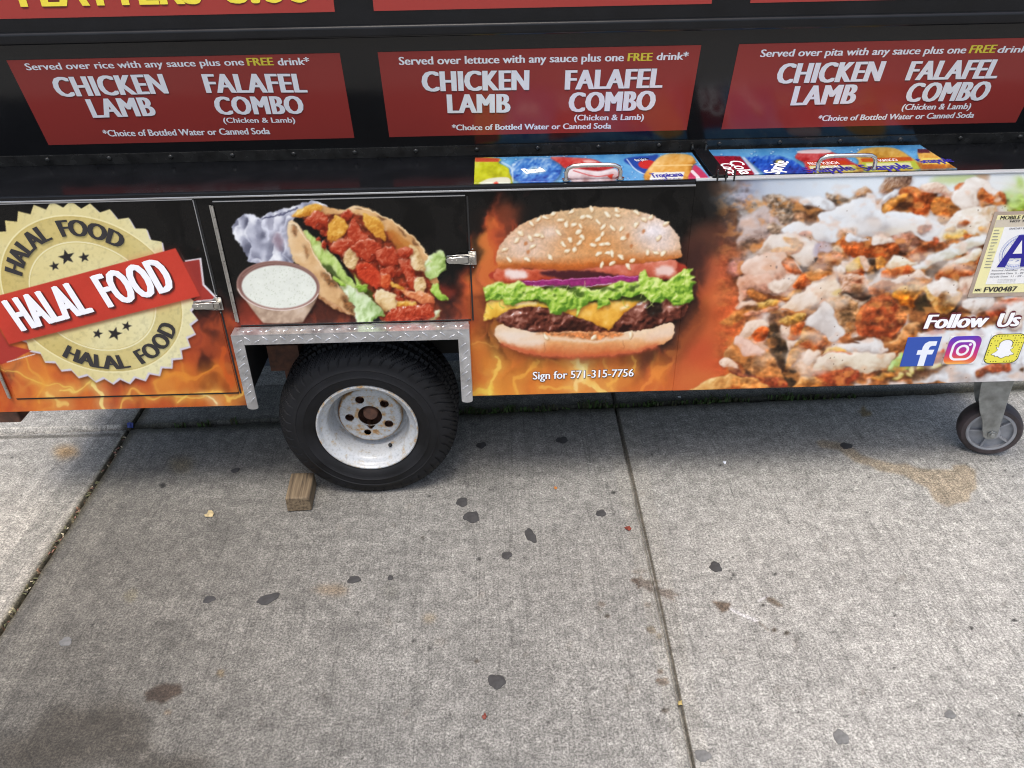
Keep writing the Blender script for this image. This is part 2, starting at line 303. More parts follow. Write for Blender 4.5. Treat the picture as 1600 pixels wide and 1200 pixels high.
def cup(c):
    G = crop(320, 290, 3.636); rg = np.random.default_rng(6)
    c.blob(G((186, 570), (230, 642), (320, 762), (362, 779), (530, 776), (572, 750), (646, 590), (500, 500), (300, 500)), ((126, 100, 82), (200, 176, 154), (230, 214, 198)), r=6, bump=.3, ns=8)
    c.fill(G([(418+a, 565+b) for a, b in ell(0, 0, 237, 140, .06, 28)]), (166, 130, 120), 1, .5); c.fill(G([(418+a, 560+b) for a, b in ell(0, 0, 228, 130, .06, 28)]), (116, 80, 74), .75, 1.2)
    c.stroke(G([(418+a, 566+b) for a, b in ell(0, 0, 234, 137, .06, 28)][1:14]), 1.6, (230, 214, 206), .9, .8)
    c.fill(G([(424+a, 572+b) for a, b in ell(0, 0, 213, 122, .04, 28)]), (231, 235, 225), 1, .7, ns=12, amp=.04)
    c.stroke(G((215, 510), (300, 452), (420, 436), (540, 460), (610, 505)), 2, (150, 118, 108), .8, 1)
    for i in range(150):
        a, r = rg.uniform(0, 6.28), np.sqrt(rg.random()); x, y = 424+200*r*np.cos(a), 572+112*r*np.sin(a)
        c.fill(G([(x+p, y+q) for p, q in ell(0, 0, rg.uniform(2, 6), 2, rg.uniform(0, 3), 6)]), (188, 196, 172), .7, .3)
def burger_flames(c):
    B = crop(700, 300, 3.5286); rg = np.random.default_rng(11)
    # flames round the burger
    c.fill(B((180, 300), (230, 100), (290, 60), (420, 110), (300, 300), (260, 700), (120, 760), (70, 600)), (196, 88, 52), .55, 9)
    c.fill(B((118, 140), (190, 150), (180, 300), (120, 480), (118, 300)), (26, 22, 20), .8, 4)
    c.fill(B((1290, 300), (1400, 330), (1420, 480), (1360, 640), (1390, 660), (1330, 800), (1180, 900), (1040, 1050), (1010, 960), (1200, 820), (1280, 640)), (78, 44, 36), .75, 7)
    c.fill(B((1080, 1110), (1190, 960), (1300, 800), (1400, 640), (1480, 560), (1480, 1110)), (200, 98, 50), .7, 6)
    c.fill(B((120, 760), (260, 900), (500, 930), (1000, 920), (1010, 1100), (120, 1130)), (208, 118, 50), .55, 8)
    for p, w, col, a in (([(120, 850), (230, 870), (280, 860)], 3, (236, 172, 84), .6), ([(260, 930), (235, 1000), (220, 1100)], 6, (246, 214, 104), .85), ([(130, 1105), (180, 1115), (230, 1090)], 8, (240, 214, 90), .7),
        ([(470, 930), (400, 1010), (345, 1050), (360, 1110)], 5, (238, 180, 78), .75), ([(700, 920), (740, 960), (770, 1040), (850, 1110)], 13, (252, 226, 130), .85), ([(720, 1100), (745, 1010), (720, 930)], 8, (254, 240, 170), .8),
        ([(1020, 910), (1015, 960), (960, 1010), (880, 1050)], 4, (240, 180, 80), .8), ([(870, 920), (900, 980), (890, 1080)], 4, (240, 172, 80), .7), ([(1050, 1110), (1180, 985), (1250, 870), (1400, 700)], 6, (232, 140, 66), .8),
        ([(520, 1090), (620, 1070), (700, 1100)], 5, (240, 184, 84), .7), ([(150, 650), (200, 760), (150, 830)], 4, (220, 120, 60), .6), ([(170, 420), (210, 520), (190, 600)], 5, (214, 110, 66), .5), ([(1440, 380), (1400, 470), (1430, 560)], 5, (180, 84, 50), .6)):
        c.stroke(B(p), w*2.6, col, a*.40, 5); c.stroke(B(p), w*1.0, col, a*.9, 1.4)
    return rg
def burger(c):
    B = crop(700, 300, 3.5286); rg = np.random.default_rng(12)
    c.fill(B((160, 560), (1360, 560), (1300, 900), (1000, 960), (500, 950), (240, 860)), (50, 24, 16), .35, 6)
    # patty
    c.blob(B((268, 695), (330, 640), (500, 622), (640, 640), (900, 640), (1060, 605), (1200, 595), (1310, 598), (1322, 632), (1292, 692), (1222, 714), (1100, 752), (950, 768), (700, 768), (500, 777), (380, 754), (290, 724)), ((40, 16, 12), (112, 56, 42), (206, 150, 132)), r=6, bump=1.1, ns=10, k=1.3, spec=.9, rough=.5)
    c.fill(B((1100, 610), (1170, 600), (1180, 660), (1110, 690)), (22, 16, 12), .85, 2, ns=3, amp=.6); c.fill(B((660, 720), (760, 715), (760, 765), (660, 765)), (44, 20, 14), .7, 3)
    # lower bun
    c.blob(B((256, 770), (290, 734), (400, 758), (500, 778), (700, 770), (900, 772), (1100, 757), (1232, 718), (1244, 790), (1200, 832), (1100, 866), (980, 891), (820, 907), (640, 907), (480, 897), (360, 872), (280, 822)), ((196, 98, 56), (228, 170, 122), (242, 220, 196)), r=11, bump=.3, ns=9, k=1.2, soft=.5)
    sl, m = c.mask(spline(B((256, 770), (290, 734), (400, 758), (500, 778), (700, 770), (900, 772), (1100, 757), (1232, 718), (1244, 790), (1200, 832), (1100, 866), (980, 891), (820, 907), (640, 907), (480, 897), (360, 872), (280, 822))), 4); t_ = np.clip(((c.Y[sl]-300)*3.5286-775)/110, 0, 1)[..., None]; k_ = np.array([[240, 214, 180], [228, 164, 104], [204, 110, 60]])/255.; c.comp(sl, blur(m, .5)*.75, np.where(t_ < .5, k_[0]+(k_[1]-k_[0])*t_*2, k_[1]+(k_[2]-k_[1])*(t_-.5)*2)*(1+.12*(c.noise(4, 7)[sl]-.5)[..., None]))
    c.fill(B((270, 765), (400, 770), (520, 800), (520, 850), (360, 845), (280, 800)), (240, 230, 220), .75, 4); c.fill(B((1080, 790), (1230, 740), (1236, 790), (1120, 830)), (238, 214, 196), .6, 4)
    c.fill(B((480, 782), (700, 772), (950, 772), (930, 800), (800, 816), (640, 800)), (206, 122, 66), .9, 1.5, ns=4, amp=.4)
    c.stroke(B((400, 812), (520, 800), (640, 812), (760, 822), (930, 806), (1060, 790)), 3, (238, 210, 180), .8, 1.5)
    c.stroke(B((530, 830), (535, 860), (525, 885)), 1, (180, 110, 70), .8, .6); c.stroke(B((960, 815), (970, 850), (965, 870)), 1, (180, 110, 70), .8, .6)
    c.stroke(B((300, 842), (480, 893), (640, 905), (820, 905), (980, 890), (1150, 850)), 4, (196, 92, 60), .7, 2)
    # cheese
    c.blob(B((194, 709), (215, 610), (290, 580), (420, 596), (540, 605), (600, 640), (640, 655), (560, 640), (470, 628), (340, 648), (262, 690)), ((206, 140, 30), (246, 206, 88), (252, 232, 150)), r=3, bump=.15, sm=False)
    c.blob(B((620, 655), (700, 630), (840, 600), (980, 585), (1064, 598), (960, 682), (886, 763), (800, 722), (700, 684)), ((204, 130, 30), (240, 182, 72), (250, 220, 140)), r=3, bump=.15, sm=False)
    c.stroke(B((960, 640), (985, 625)), 4, (255, 246, 214), .7, 1.5); c.stroke(B((380, 618), (480, 610)), 3, (255, 244, 200), .7, 1.5)
    # tomato, onion
    TO = ((150, 44, 22), (206, 92, 62), (236, 150, 120))
    c.fill(B((270, 430), (640, 425), (1250, 385), (1262, 470), (900, 500), (300, 496)), (176, 62, 44), 1, 1.0)
    c.blob(B((262, 490), (274, 424), (360, 420), (480, 425), (640, 432), (760, 432), (900, 460), (700, 482), (450, 492)), TO, r=4, bump=.2)
    c.fill(B((320, 428), (420, 432), (440, 462), (400, 480), (325, 472)), (248, 236, 230), .9, 2)
    c.blob(B((730, 432), (900, 402), (1060, 390), (1246, 374), (1264, 420), (1256, 467), (1120, 477), (940, 472), (820, 447)), ((160, 70, 50), (208, 106, 80), (236, 160, 140)), r=4, bump=.2)
    c.fill(B((1140, 425), (1200, 405), (1250, 420), (1240, 455), (1160, 462)), (244, 222, 214), .85, 2)
    c.fill(B((500, 445), (620, 432), (720, 430), (830, 442), (950, 468), (800, 476), (620, 482)), (66, 28, 36), .95, 1.5)
    c.fill(B((380, 492), (560, 484), (760, 473), (940, 464), (1064, 466), (1050, 492), (900, 508), (740, 522), (560, 522), (440, 518)), (152, 44, 112), 1, .6, ns=4, amp=.2)
    c.stroke(B((420, 492), (560, 486), (760, 475), (940, 466), (1050, 468)), 1, (226, 150, 200), .9, .6); c.stroke(B((470, 515), (600, 520), (740, 519), (900, 505)), 1.8, (238, 206, 226), .8, .7)
    # lettuce
    c.fill(B((360, 560), (560, 520), (860, 520), (1060, 500), (1100, 600), (900, 600), (700, 620), (560, 620)), (48, 62, 22), .9, 2)
    LT = [(193, 526), (240, 505), (282, 488), (330, 512), (388, 484), (440, 522), (500, 515), (530, 540), (600, 524), (660, 545), (700, 526), (756, 520), (790, 545), (840, 538), (900, 512), (950, 486), (1000, 500), (1052, 492), (1058, 440), (1090, 428), (1102, 466), (1160, 470), (1200, 492), (1262, 452), (1300, 424), (1354, 422), (1334, 456), (1368, 464), (1338, 484), (1368, 496), (1340, 520), (1354, 590), (1322, 612), (1250, 632), (1206, 590), (1172, 612), (1120, 606), (1072, 560), (1000, 582), (960, 576), (930, 596), (880, 590), (900, 622), (850, 628), (822, 655), (826, 592), (780, 606), (740, 640), (706, 690), (706, 640), (640, 660), (600, 678), (560, 668), (545, 612), (480, 590), (440, 600), (400, 606), (350, 628), (310, 622), (300, 588), (205, 604)]
    c.blob(B(LT), ((84, 130, 34), (166, 204, 74), (226, 240, 150)), r=4, bump=1.3, ns=9, k=1.5, sm=False, rough=.2, sh=.5)
    for i in range(16):
        x = rg.uniform(420, 1080); y = 545+rg.normal(0, 22)-max(0, x-900)*.15
        c.fill(B([(x+a, y+b) for a, b in ell(0, 0, rg.uniform(10, 26), rg.uniform(5, 12), rg.uniform(-.6, .6), 7)]), (66, 92, 30), .8, 1)
    for i in range(46):
        x = rg.uniform(215, 1330); y = 550+rg.normal(0, 26)-max(0, x-1000)*.06; dx, dy = rg.uniform(-46, 46), rg.uniform(10, 46)
        c.stroke(B((x, y), (x+dx*.3, y+dy*.6), (x+dx, y+dy)), rg.uniform(.8, 2), (214, 234, 140) if i % 3 else (110, 170, 60), .5, 1.2)
    # upper bun
    BN = [(272, 408), (268, 342), (290, 290), (350, 220), (420, 170), (520, 130), (620, 105), (740, 88), (880, 83), (1000, 95), (1100, 120), (1180, 155), (1240, 200), (1276, 260), (1287, 320), (1281, 362), (1200, 376), (1060, 390), (900, 402), (760, 422), (640, 432), (480, 416), (360, 418), (292, 426)]
    sl, m = c.mask(spline(B(BN)), 12); X, Y = (c.X[sl]-700)*3.5286, (c.Y[sl]-300)*3.5286
    base = np.ones(X.shape+(3,))*np.array([214, 168, 124])/255.
    def tint(cx, cy, rx, ry, col, a):
        nonlocal base
        g = np.exp(-(((X-cx)/rx)**2+((Y-cy)/ry)**2))*a; base = base+g[..., None]*(np.array(col)/255.-base)
    tint(820, 290, 260, 130, (216, 150, 88), .8); tint(760, 120, 300, 50, (206, 178, 136), .7); tint(420, 300, 150, 100, (228, 202, 184), .85); tint(560, 220, 60, 40, (240, 228, 222), .6)
    tint(1130, 215, 130, 90, (238, 232, 236), .95); tint(1180, 290, 90, 50, (232, 214, 206), .7); tint(940, 170, 120, 60, (226, 198, 166), .6)
    low = np.clip((Y-(352-np.clip(X-640, 0, 999)*.06))/52, 0, 1)[..., None]; base = base+low*.85*(np.array([204, 112, 48])/255.-base)
    tint(640, 410, 260, 22, (196, 102, 44), .6)
    n = (c.noise(3, 7)[sl]-.5)*.20+(c.noise(10, 7)[sl]-.5)*.16
    e = blur(m, 5); gy, gx = np.gradient(e); base = base*(1+n[..., None]) - np.clip(-gy*-1.0*2.2, -.1, .12)[..., None]*-.3
    c.comp(sl, blur(m, .5), np.clip(base, 0, 1))
    c.stroke(B((285, 420), (360, 412), (480, 410), (640, 424), (760, 415), (900, 396), (1060, 384)), 3, (170, 84, 40), .6, 1.6)
    sd = [(742, 138), (778, 136), (620, 157), (652, 178), (695, 180), (733, 188), (720, 220), (830, 165), (855, 190), (905, 198), (880, 125), (935, 130), (958, 202), (965, 255), (853, 232), (827, 258), (850, 290), (880, 287), (800, 292), (740, 250), (727, 278), (672, 265), (635, 288), (657, 323), (700, 318), (563, 358), (510, 240), (488, 235), (455, 250), (465, 302), (435, 375), (400, 225), (312, 320), (610, 222), (1040, 178), (830, 340), (885, 338), (907, 340), (955, 357), (1100, 335), (1145, 333), (1185, 335), (1017, 378), (995, 408), (907, 393), (848, 400), (460, 175), (500, 150), (540, 140), (680, 105), (790, 95), (930, 100), (1040, 112), (1120, 140), (1205, 175), (335, 375), (800, 800), (1010, 785), (540, 800), (580, 120), (1080, 150), (1160, 250), (380, 265)]
    for i, (x, y) in enumerate(sd):
        ang = rg.uniform(-1.2, 1.2)*(1 if i % 3 else 1.3); e_ = ell(0, 0, 20, 10, ang, 10)
        c.fill(B([(x+a+3, y+b+5) for a, b in e_]), (150, 86, 40), .55, .9)
        c.fill(B([(x+a, y+b) for a, b in e_]), (238, 216, 176), 1, .45); c.fill(B([(x+a*.6-2, y+b*.6-2) for a, b in e_]), (250, 244, 226), .9, .5)
    for x, y in ((430, 285), (1010, 300), (990, 240), (1075, 215), (440, 330)):
        c.fill(B([(x+a, y+b) for a, b in ell(0, 0, 10, 14, .4, 8)]), (190, 116, 66), .8, .8)
def platter(c):
    P1, P2, P3, P4 = crop(1060, 270, 5.714), crop(1320, 265, 5.714), crop(1060, 430, 5.714), crop(1320, 425, 5.714)
    X, Y = c.X, c.Y; ap = c.a
    # a ground of mottled meat and sauce
    n, n2 = c.noise(18, 6, 1.6), c.noise(7, 9)
    base = np.where((n > .54)[..., None], np.array([222, 216, 214])/255., np.where((n > .42)[..., None], np.array([190, 120, 66])/255., np.array([120, 66, 36])/255.))*(0.8+.4*n2[..., None])
    base = blur(base, 2.0)
    w = np.clip((X-1128+.18*(430-Y))/60+(c.noise(40, 5)-.5)*.8, 0, 1)*(X > 1080)
    c.a += w[..., None]*(base-c.a)
    # hazy upper left corner that fades from black to pale blue
    g = np.clip((X-1085)/150, 0, 1)*np.clip((352-Y)/40, 0, 1)
    col = np.stack([np.interp(X, [1085, 1130, 1165, 1200, 1300, 1600], v) for v in ([40, 82, 140, 190, 222, 236], [42, 84, 146, 200, 232, 240], [42, 88, 166, 214, 240, 246])], -1)/255.
    g2 = np.clip(g*1.6, 0, 1)*np.where(X > 1190, np.clip((318-Y)/14, 0, 1), 1); c.a += g2[..., None]*(col-c.a)
    F = lambda p, col, a=1, soft=2, **k: c.fill(p, col, a, soft, **k)
    b = lambda p, rp, r=5, bump=.6, ns=6, **k: c.blob(p, rp, r=r, bump=bump, ns=ns, **k)
    F(P1((150, 480), (500, 440), (560, 640), (500, 760), (240, 780), (100, 650)), (112, 66, 50), .75, 9)
    F(P1((240, 760), (400, 780), (500, 880), (440, 1000), (300, 1060), (230, 1060)), (198, 98, 62), .9, 7)
    F(P3((0, 560), (200, 300), (260, 100), (500, 60), (540, 420), (440, 800), (400, 920), (0, 1030)), (198, 96, 52), .9, 9)
    F(P3((280, 330), (420, 220), (520, 240), (420, 330), (300, 420)), (176, 76, 40), .6, 6); F(P3((100, 620), (260, 560), (330, 700), (200, 780), (60, 760)), (186, 72, 44), .6, 8); F(P3((300, 180), (480, 120), (500, 200), (320, 260)), (208, 122, 74), .6, 6)
    F(P3((180, 800), (330, 740), (420, 870), (300, 910), (160, 880)), (204, 84, 48), .7, 6); F(P3((0, 900), (200, 840), (380, 900), (160, 980), (0, 1000)), (206, 110, 58), .7, 6)
    F(P1((120, 600), (260, 640), (250, 900), (130, 1000), (90, 800)), (60, 36, 32), .8, 7)
    F(P1((530, 370), (640, 300), (770, 240), (790, 300), (650, 370)), (116, 102, 82), .8, 4)
    b(P1((790, 250), (810, 190), (880, 170), (950, 200), (1010, 260), (1060, 300), (1050, 370), (990, 440), (930, 440), (900, 400), (850, 410), (800, 410), (788, 340)), TN, 5, 1.4, 5, rough=.5, soft=1)
    b(P1((1050, 290), (1130, 240), (1230, 270), (1310, 330), (1260, 400), (1190, 455), (1110, 435), (1050, 400)), BR, 5, .5, 6, soft=1.2)
    b(P1((1310, 195), (1330, 165), (1450, 190), (1550, 185), (1610, 120), (1610, 230), (1500, 255), (1430, 285), (1370, 245)), TN, 3, .9, 5, soft=1)
    b(P1((1080, 265), (1130, 200), (1200, 210), (1290, 210), (1370, 250), (1390, 300), (1300, 320), (1200, 285)), WB, 4, .3, soft=1.2)
    b(P1((800, 330), (740, 330), (640, 380), (560, 420), (540, 480), (600, 500), (560, 560), (538, 620), (570, 662), (640, 655), (700, 640), (760, 590), (800, 540), (820, 460), (900, 430), (860, 400)), ((132, 106, 96), (196, 178, 172), (226, 218, 218)), 7, .4, 9, soft=2.2)
    F(P1((590, 640), (650, 620), (740, 610), (760, 650), (660, 700), (560, 690)), (150, 100, 66), .8, 3); F(P1((380, 690), (520, 670), (620, 720), (560, 780), (400, 770)), (168, 96, 60), .8, 5)
    b(P1((480, 800), (560, 775), (615, 840), (600, 905), (480, 935), (440, 880)), ((110, 60, 50), (168, 112, 100), (200, 150, 140)), 5, .3, soft=2.5)
    b(P1((790, 470), (850, 455), (940, 460), (1010, 450), (1000, 500), (900, 545), (820, 525)), TN, 4, 1, 5, soft=1)
    b(P1((1000, 440), (1060, 415), (1140, 460), (1090, 500), (1000, 490)), WB, 4, .6, soft=1)
    b(P2((300, 115), (330, 70), (420, 75), (540, 60), (592, 100), (540, 170), (430, 190), (340, 212), (288, 170)), ((92, 62, 48), (158, 124, 102), (208, 184, 164)), 4, 1.5, 4, rough=.6, soft=1)
    b(P2((90, 165), (150, 125), (200, 140), (212, 182), (150, 222), (86, 212)), ((120, 76, 44), (190, 150, 118), (224, 200, 176)), 3, 1.1, 4, soft=1)
    F(P2((780, 65), (1170, 55), (1160, 110), (1060, 140), (900, 120), (800, 110)), (192, 208, 140), .9, 4); F(P2((1440, 130), (1600, 70), (1620, 310), (1500, 350), (1400, 340)), (164, 196, 84), .9, 5)
    F(P2((1510, 130), (1560, 160), (1550, 250), (1480, 300), (1450, 250)), (206, 224, 180), .7, 4); F(P2((1420, 360), (1540, 330), (1620, 290), (1620, 370)), (130, 160, 52), .9, 1.5); F(P2((1150, 50), (1260, 45), (1280, 95), (1190, 100)), (196, 160, 128), .9, 2)
    F(P2((1290, 60), (1500, 50), (1540, 110), (1440, 200), (1300, 150)), (228, 232, 232), .9, 4)
    b(P2((480, 205), (540, 170), (640, 180), (760, 180), (836, 212), (806, 280), (780, 362), (700, 412), (620, 392), (540, 342), (500, 280)), OR, 6, .7, 8, k=1.2)
    b(P2((796, 270), (850, 236), (960, 246), (984, 310), (1024, 350), (1000, 412), (900, 442), (800, 412), (776, 340)), ((110, 46, 14), (196, 110, 44), (244, 190, 96)), 5, .8, 7, k=1.2)
    F(P2((540, 230), (610, 260), (600, 350), (500, 392), (458, 362), (520, 300)), (84, 50, 28), .9, 2.2); F(P2((920, 330), (1000, 300), (1030, 360), (960, 410)), (92, 60, 30), .7, 2)
    b(P2((640, 184), (690, 110), (790, 98), (900, 130), (960, 190), (1004, 200), (1010, 252), (930, 252), (830, 202), (720, 192)), PK, 4, .6, 7)
    b(P2((330, 312), (420, 280), (540, 238), (552, 270), (500, 340), (450, 382), (350, 372)), GD, 4, .5)
    b(P2((280, 310), (330, 240), (420, 205), (480, 210), (440, 260), (350, 300)), WB, 3, .3)
    b(P2((1060, 150), (1110, 98), (1200, 86), (1300, 140), (1400, 196), (1436, 250), (1300, 252), (1190, 240), (1172, 312), (1060, 372), (1000, 334), (966, 260), (1010, 190)), WH, 6, .4, 9)
    b(P2((1186, 180), (1240, 178), (1300, 220), (1390, 186), (1436, 222), (1420, 284), (1330, 304), (1250, 292), (1180, 262)), OR, 3, 1.2, 5, rough=.4); F(P2((1300, 240), (1360, 220), (1390, 250), (1330, 280)), (232, 212, 192), .8, 1.2); F(P2((1015, 150), (1060, 138), (1050, 180), (1010, 185)), (190, 92, 44), .9, 1)
    big = P1((930, 520), (1010, 440), (1060, 430), (1130, 465), (1250, 430), (1240, 380), (1310, 330), (1400, 300), (1500, 250))+P2((60, 240), (150, 245), (190, 184), (240, 210), (268, 288), (330, 300), (345, 372), (470, 392), (600, 396), (720, 428), (830, 480), (910, 524), (860, 604), (760, 644), (640, 604), (560, 560), (420, 592), (240, 604), (100, 604), (60, 545))+P1((1480, 540), (1400, 602), (1300, 600), (1250, 604), (1180, 560), (1100, 545), (1010, 560))
    b(big, WB, 8, .35, 16, k=.8)
    F(P2((180, 470), (300, 420), (330, 480), (240, 530)), (206, 186, 172), .7, 3); F(P2((330, 560), (560, 500), (700, 520), (640, 570), (420, 590)), (226, 210, 186), .7, 4)
    F(P1((1400, 540), (1460, 500), (1560, 500), (1590, 540), (1500, 580), (1410, 565)), (206, 150, 110), .8, 2, ns=4, amp=.4)
    b(P1((1390, 610), (1480, 560), (1610, 590), (1610, 755), (1500, 742), (1420, 690)), OR, 4, .9, 6); b(P2((-10, 655), (100, 615), (220, 620), (300, 650), (440, 640), (484, 690), (470, 732), (380, 772), (250, 782), (120, 772), (-10, 770)), OR, 6, .8, 7, bias=-.05)
    F(P1((1240, 600), (1330, 620), (1360, 680), (1300, 720), (1240, 700)), (196, 190, 206), .7, 3); F(P1((1350, 640), (1420, 640), (1440, 720), (1360, 730)), (226, 206, 176), .8, 2, ns=4, amp=.3)
    b(P2((226, 622), (300, 578), (400, 600), (474, 652), (440, 664), (330, 662), (240, 674)), WH, 3, .5); b(P2((10, 560), (120, 600), (220, 620), (100, 640), (0, 640)), WB, 3, .4)
    b(P2((424, 602), (500, 568), (590, 568), (642, 620), (664, 672), (600, 714), (500, 724), (470, 660)), ((92, 48, 32), (162, 108, 84), (212, 172, 154)), 5, .5, 7, spec=.6)
    b(P2((640, 548), (700, 502), (780, 498), (740, 540), (680, 572)), RD, 2.5, .4)
    b(P2((900, 470), (980, 400), (1080, 340), (1200, 328), (1330, 318), (1330, 372), (1290, 422), (1270, 560), (1150, 602), (1100, 642), (1000, 632), (880, 642), (820, 642), (830, 560), (880, 520)), ((180, 140, 92), (232, 222, 206), (250, 248, 244)), 6, .7, 8)
    for p, rp in ((((1000, 520), (1040, 480), (1116, 452), (1100, 490), (1040, 530)), OR), (((1180, 500), (1240, 490), (1270, 552), (1200, 540)), GD), (((870, 600), (930, 560), (1040, 540), (1090, 580), (1040, 620), (940, 630)), YE), (((1040, 600), (1130, 596), (1140, 620), (1060, 640)), OR), (((790, 600), (826, 590), (836, 640), (800, 660)), RD), (((880, 540), (960, 520), (980, 550), (900, 570)), GD)):
        b(P2(*p), rp, 2, .8, 4, sh=.2, soft=.9)
    b(P2((480, 770), (560, 730), (640, 700), (760, 640), (806, 660), (720, 722), (660, 792), (560, 804)), ((90, 34, 10), (172, 76, 30), (220, 130, 70)), 4, .8, 5)
    b(P2((356, 864), (400, 800), (470, 758), (560, 800), (640, 800), (560, 852), (440, 884)), CR, 3, .7, 6)
    b(P2((576, 852), (680, 790), (760, 728), (900, 690), (1040, 650), (1150, 600), (1262, 568), (1252, 642), (1180, 682), (1060, 722), (950, 782), (800, 832), (700, 862), (620, 894)), ((176, 166, 130), (230, 232, 230), (250, 252, 253)), 6, .3, 9)
    F(P2(*ell(780, 722, 20, 6, 0, 8)), (120, 104, 84), .9, .4); F(P2(*ell(988, 758, 6, 5, 0, 8)), (120, 104, 84), .9, .4)
    F(P2((690, 885), (800, 838), (905, 795), (870, 900), (800, 955), (740, 945)), (76, 48, 28), 1, 1.6)
    F(P2((200, 820), (265, 800), (290, 900), (230, 1000), (160, 960)), (74, 50, 32), 1, 2)
    b(P2((-60, 850), (0, 820), (60, 790), (170, 764), (207, 800), (202, 880), (150, 922), (60, 922), (-20, 935)), PK, 4, .8, 6); F(P2((0, 840), (60, 810), (130, 800), (60, 860)), (222, 160, 96), .7, 2)
    b(P2((256, 800), (310, 768), (352, 800), (342, 872), (280, 892)), GD, 4, .6); b(P2((330, 910), (440, 878), (540, 846), (594, 872), (560, 924), (440, 944), (320, 966)), ((110, 40, 12), (196, 90, 40), (236, 150, 84)), 3, .8, 5)
    b(P2((900, 862), (990, 800), (1080, 748), (1180, 708), (1224, 750), (1190, 812), (1080, 832), (960, 862)), ((190, 150, 96), (230, 224, 208), (250, 250, 248)), 4, .4)
    b(P2((816, 924), (900, 868), (1000, 838), (1130, 830), (1204, 798), (1160, 902), (1050, 944), (900, 964), (816, 964)), OR, 4, .9, 5)
    # middle left pieces
    b(P1((715, 692), (750, 640), (800, 568), (850, 538), (940, 544), (1060, 548), (1140, 560), (1232, 610), (1244, 700), (1202, 792), (1130, 832), (1060, 802), (1000, 742), (900, 702), (800, 712), (730, 722)), WH, 7, .35, 12, k=1.1)
    b(P1((944, 580), (1000, 590), (1060, 590), (1114, 630), (1080, 682), (1020, 722), (960, 742), (816, 702), (840, 680), (960, 668), (1000, 650), (950, 620)), ((150, 60, 20), (212, 130, 56), (246, 190, 110)), 3, .8, 5, sh=0); b(P1((1064, 542), (1130, 508), (1194, 550), (1184, 602), (1130, 572)), RD, 3, .7, 5, sh=.1)
    F(P1((1060, 800), (1130, 830), (1200, 800), (1180, 880), (1110, 890)), (70, 52, 44), .8, 2.5)
    F(P1((1210, 640), (1260, 610), (1250, 760), (1210, 800)), (176, 168, 190), .8, 2); F(P1(*ell(1216, 770, 17, 30, .2, 10)), (30, 22, 22), .95, .8)
    b(P1((576, 822), (680, 742), (800, 708), (920, 718), (992, 770), (970, 830), (1040, 800), (1100, 872), (1166, 942), (1166, 1040), (1060, 1060), (820, 1060), (700, 970), (616, 912)), ((172, 116, 92), (228, 202, 186), (250, 240, 234)), 9, .35, 14)
    b(P1((926, 832), (980, 780), (1040, 798), (1064, 850), (1104, 884), (1040, 894), (960, 884)), OR, 3, .9, 5, sh=.1, bias=.1); F(P1((860, 905), (960, 890), (1080, 900), (960, 930), (880, 935)), (176, 110, 80), .6, 2)
    b(P3((516, 100), (556, 18), (650, 6), (800, -20), (880, 80), (800, 142), (700, 130), (600, 122), (574, 232), (528, 264)), ((170, 108, 84), (222, 180, 158), (246, 228, 216)), 6, .4, 9)
    b(P3((586, 150), (650, 118), (744, 150), (766, 192), (700, 224), (620, 212)), ((110, 56, 18), (184, 114, 56), (222, 160, 96)), 4, .8, 5)
    b(P3((800, 60), (950, -10), (1060, -6), (1020, 72), (900, 124), (816, 104)), WH, 5, .4); b(P3((1016, 72), (1100, -30), (1166, 10), (1168, 90), (1080, 124)), OR, 4, 1, 5)
    F(P1(*ell(868, 874, 9, 5, 0, 7)), (90, 80, 90), .9, .3); F(P1(*ell(976, 926, 8, 6, 0, 7)), (90, 80, 90), .9, .3)
    b(P3((350, 432), (500, 330), (620, 288), (860, 198), (884, 262), (800, 312), (620, 372), (520, 424)), ((140, 74, 26), (206, 140, 74), (236, 190, 120)), 4, .7, 7, asp=1.8, soft=1.4); b(P3((640, 255), (800, 188), (884, 200), (860, 252), (700, 294)), YE, 3, .6, 5, sh=.1)
    b(P3((560, 374), (700, 320), (880, 268), (872, 312), (760, 334), (600, 384)), ((150, 80, 60), (216, 160, 130), (238, 204, 184)), 2.5, .4, sh=.2); b(P3((480, 300), (540, 260), (640, 240), (660, 270), (560, 310)), PK, 3, .4, soft=1.5)
    F(P3((860, 300), (930, 280), (900, 350), (1000, 350), (880, 440), (800, 440), (790, 420)), (84, 50, 30), .8, 2.5)
    b(P3((930, 170), (1060, 120), (1090, 150), (960, 200)), GD, 2, .5, 4)
    b(P3((904, 304), (980, 200), (1100, 150), (1150, 118), (1220, 26), (1330, -6), (1400, 50), (1500, 80), (1524, 162), (1450, 192), (1330, 212), (1200, 272), (1060, 314), (950, 316)), ((186, 140, 100), (232, 218, 200), (250, 246, 240)), 6, .5, 10)
    c.stroke(P3((915, 300), (960, 300), (1060, 325), (1180, 300), (1330, 215)), 2.2, (196, 110, 60), .85, 1); F(P3((1400, 140), (1470, 100), (1500, 130), (1420, 180)), (222, 200, 120), .7, 2); F(P3((1150, 60), (1180, 40), (1160, 120)), (196, 130, 110), .6, 2)
    b(P3((1400, 10), (1500, 30), (1610, 20), (1610, 80), (1500, 70)), PK, 3, .6, 5); b(P3((1490, 90), (1610, 110), (1610, 180), (1540, 180)), BR, 3, .8, 5)
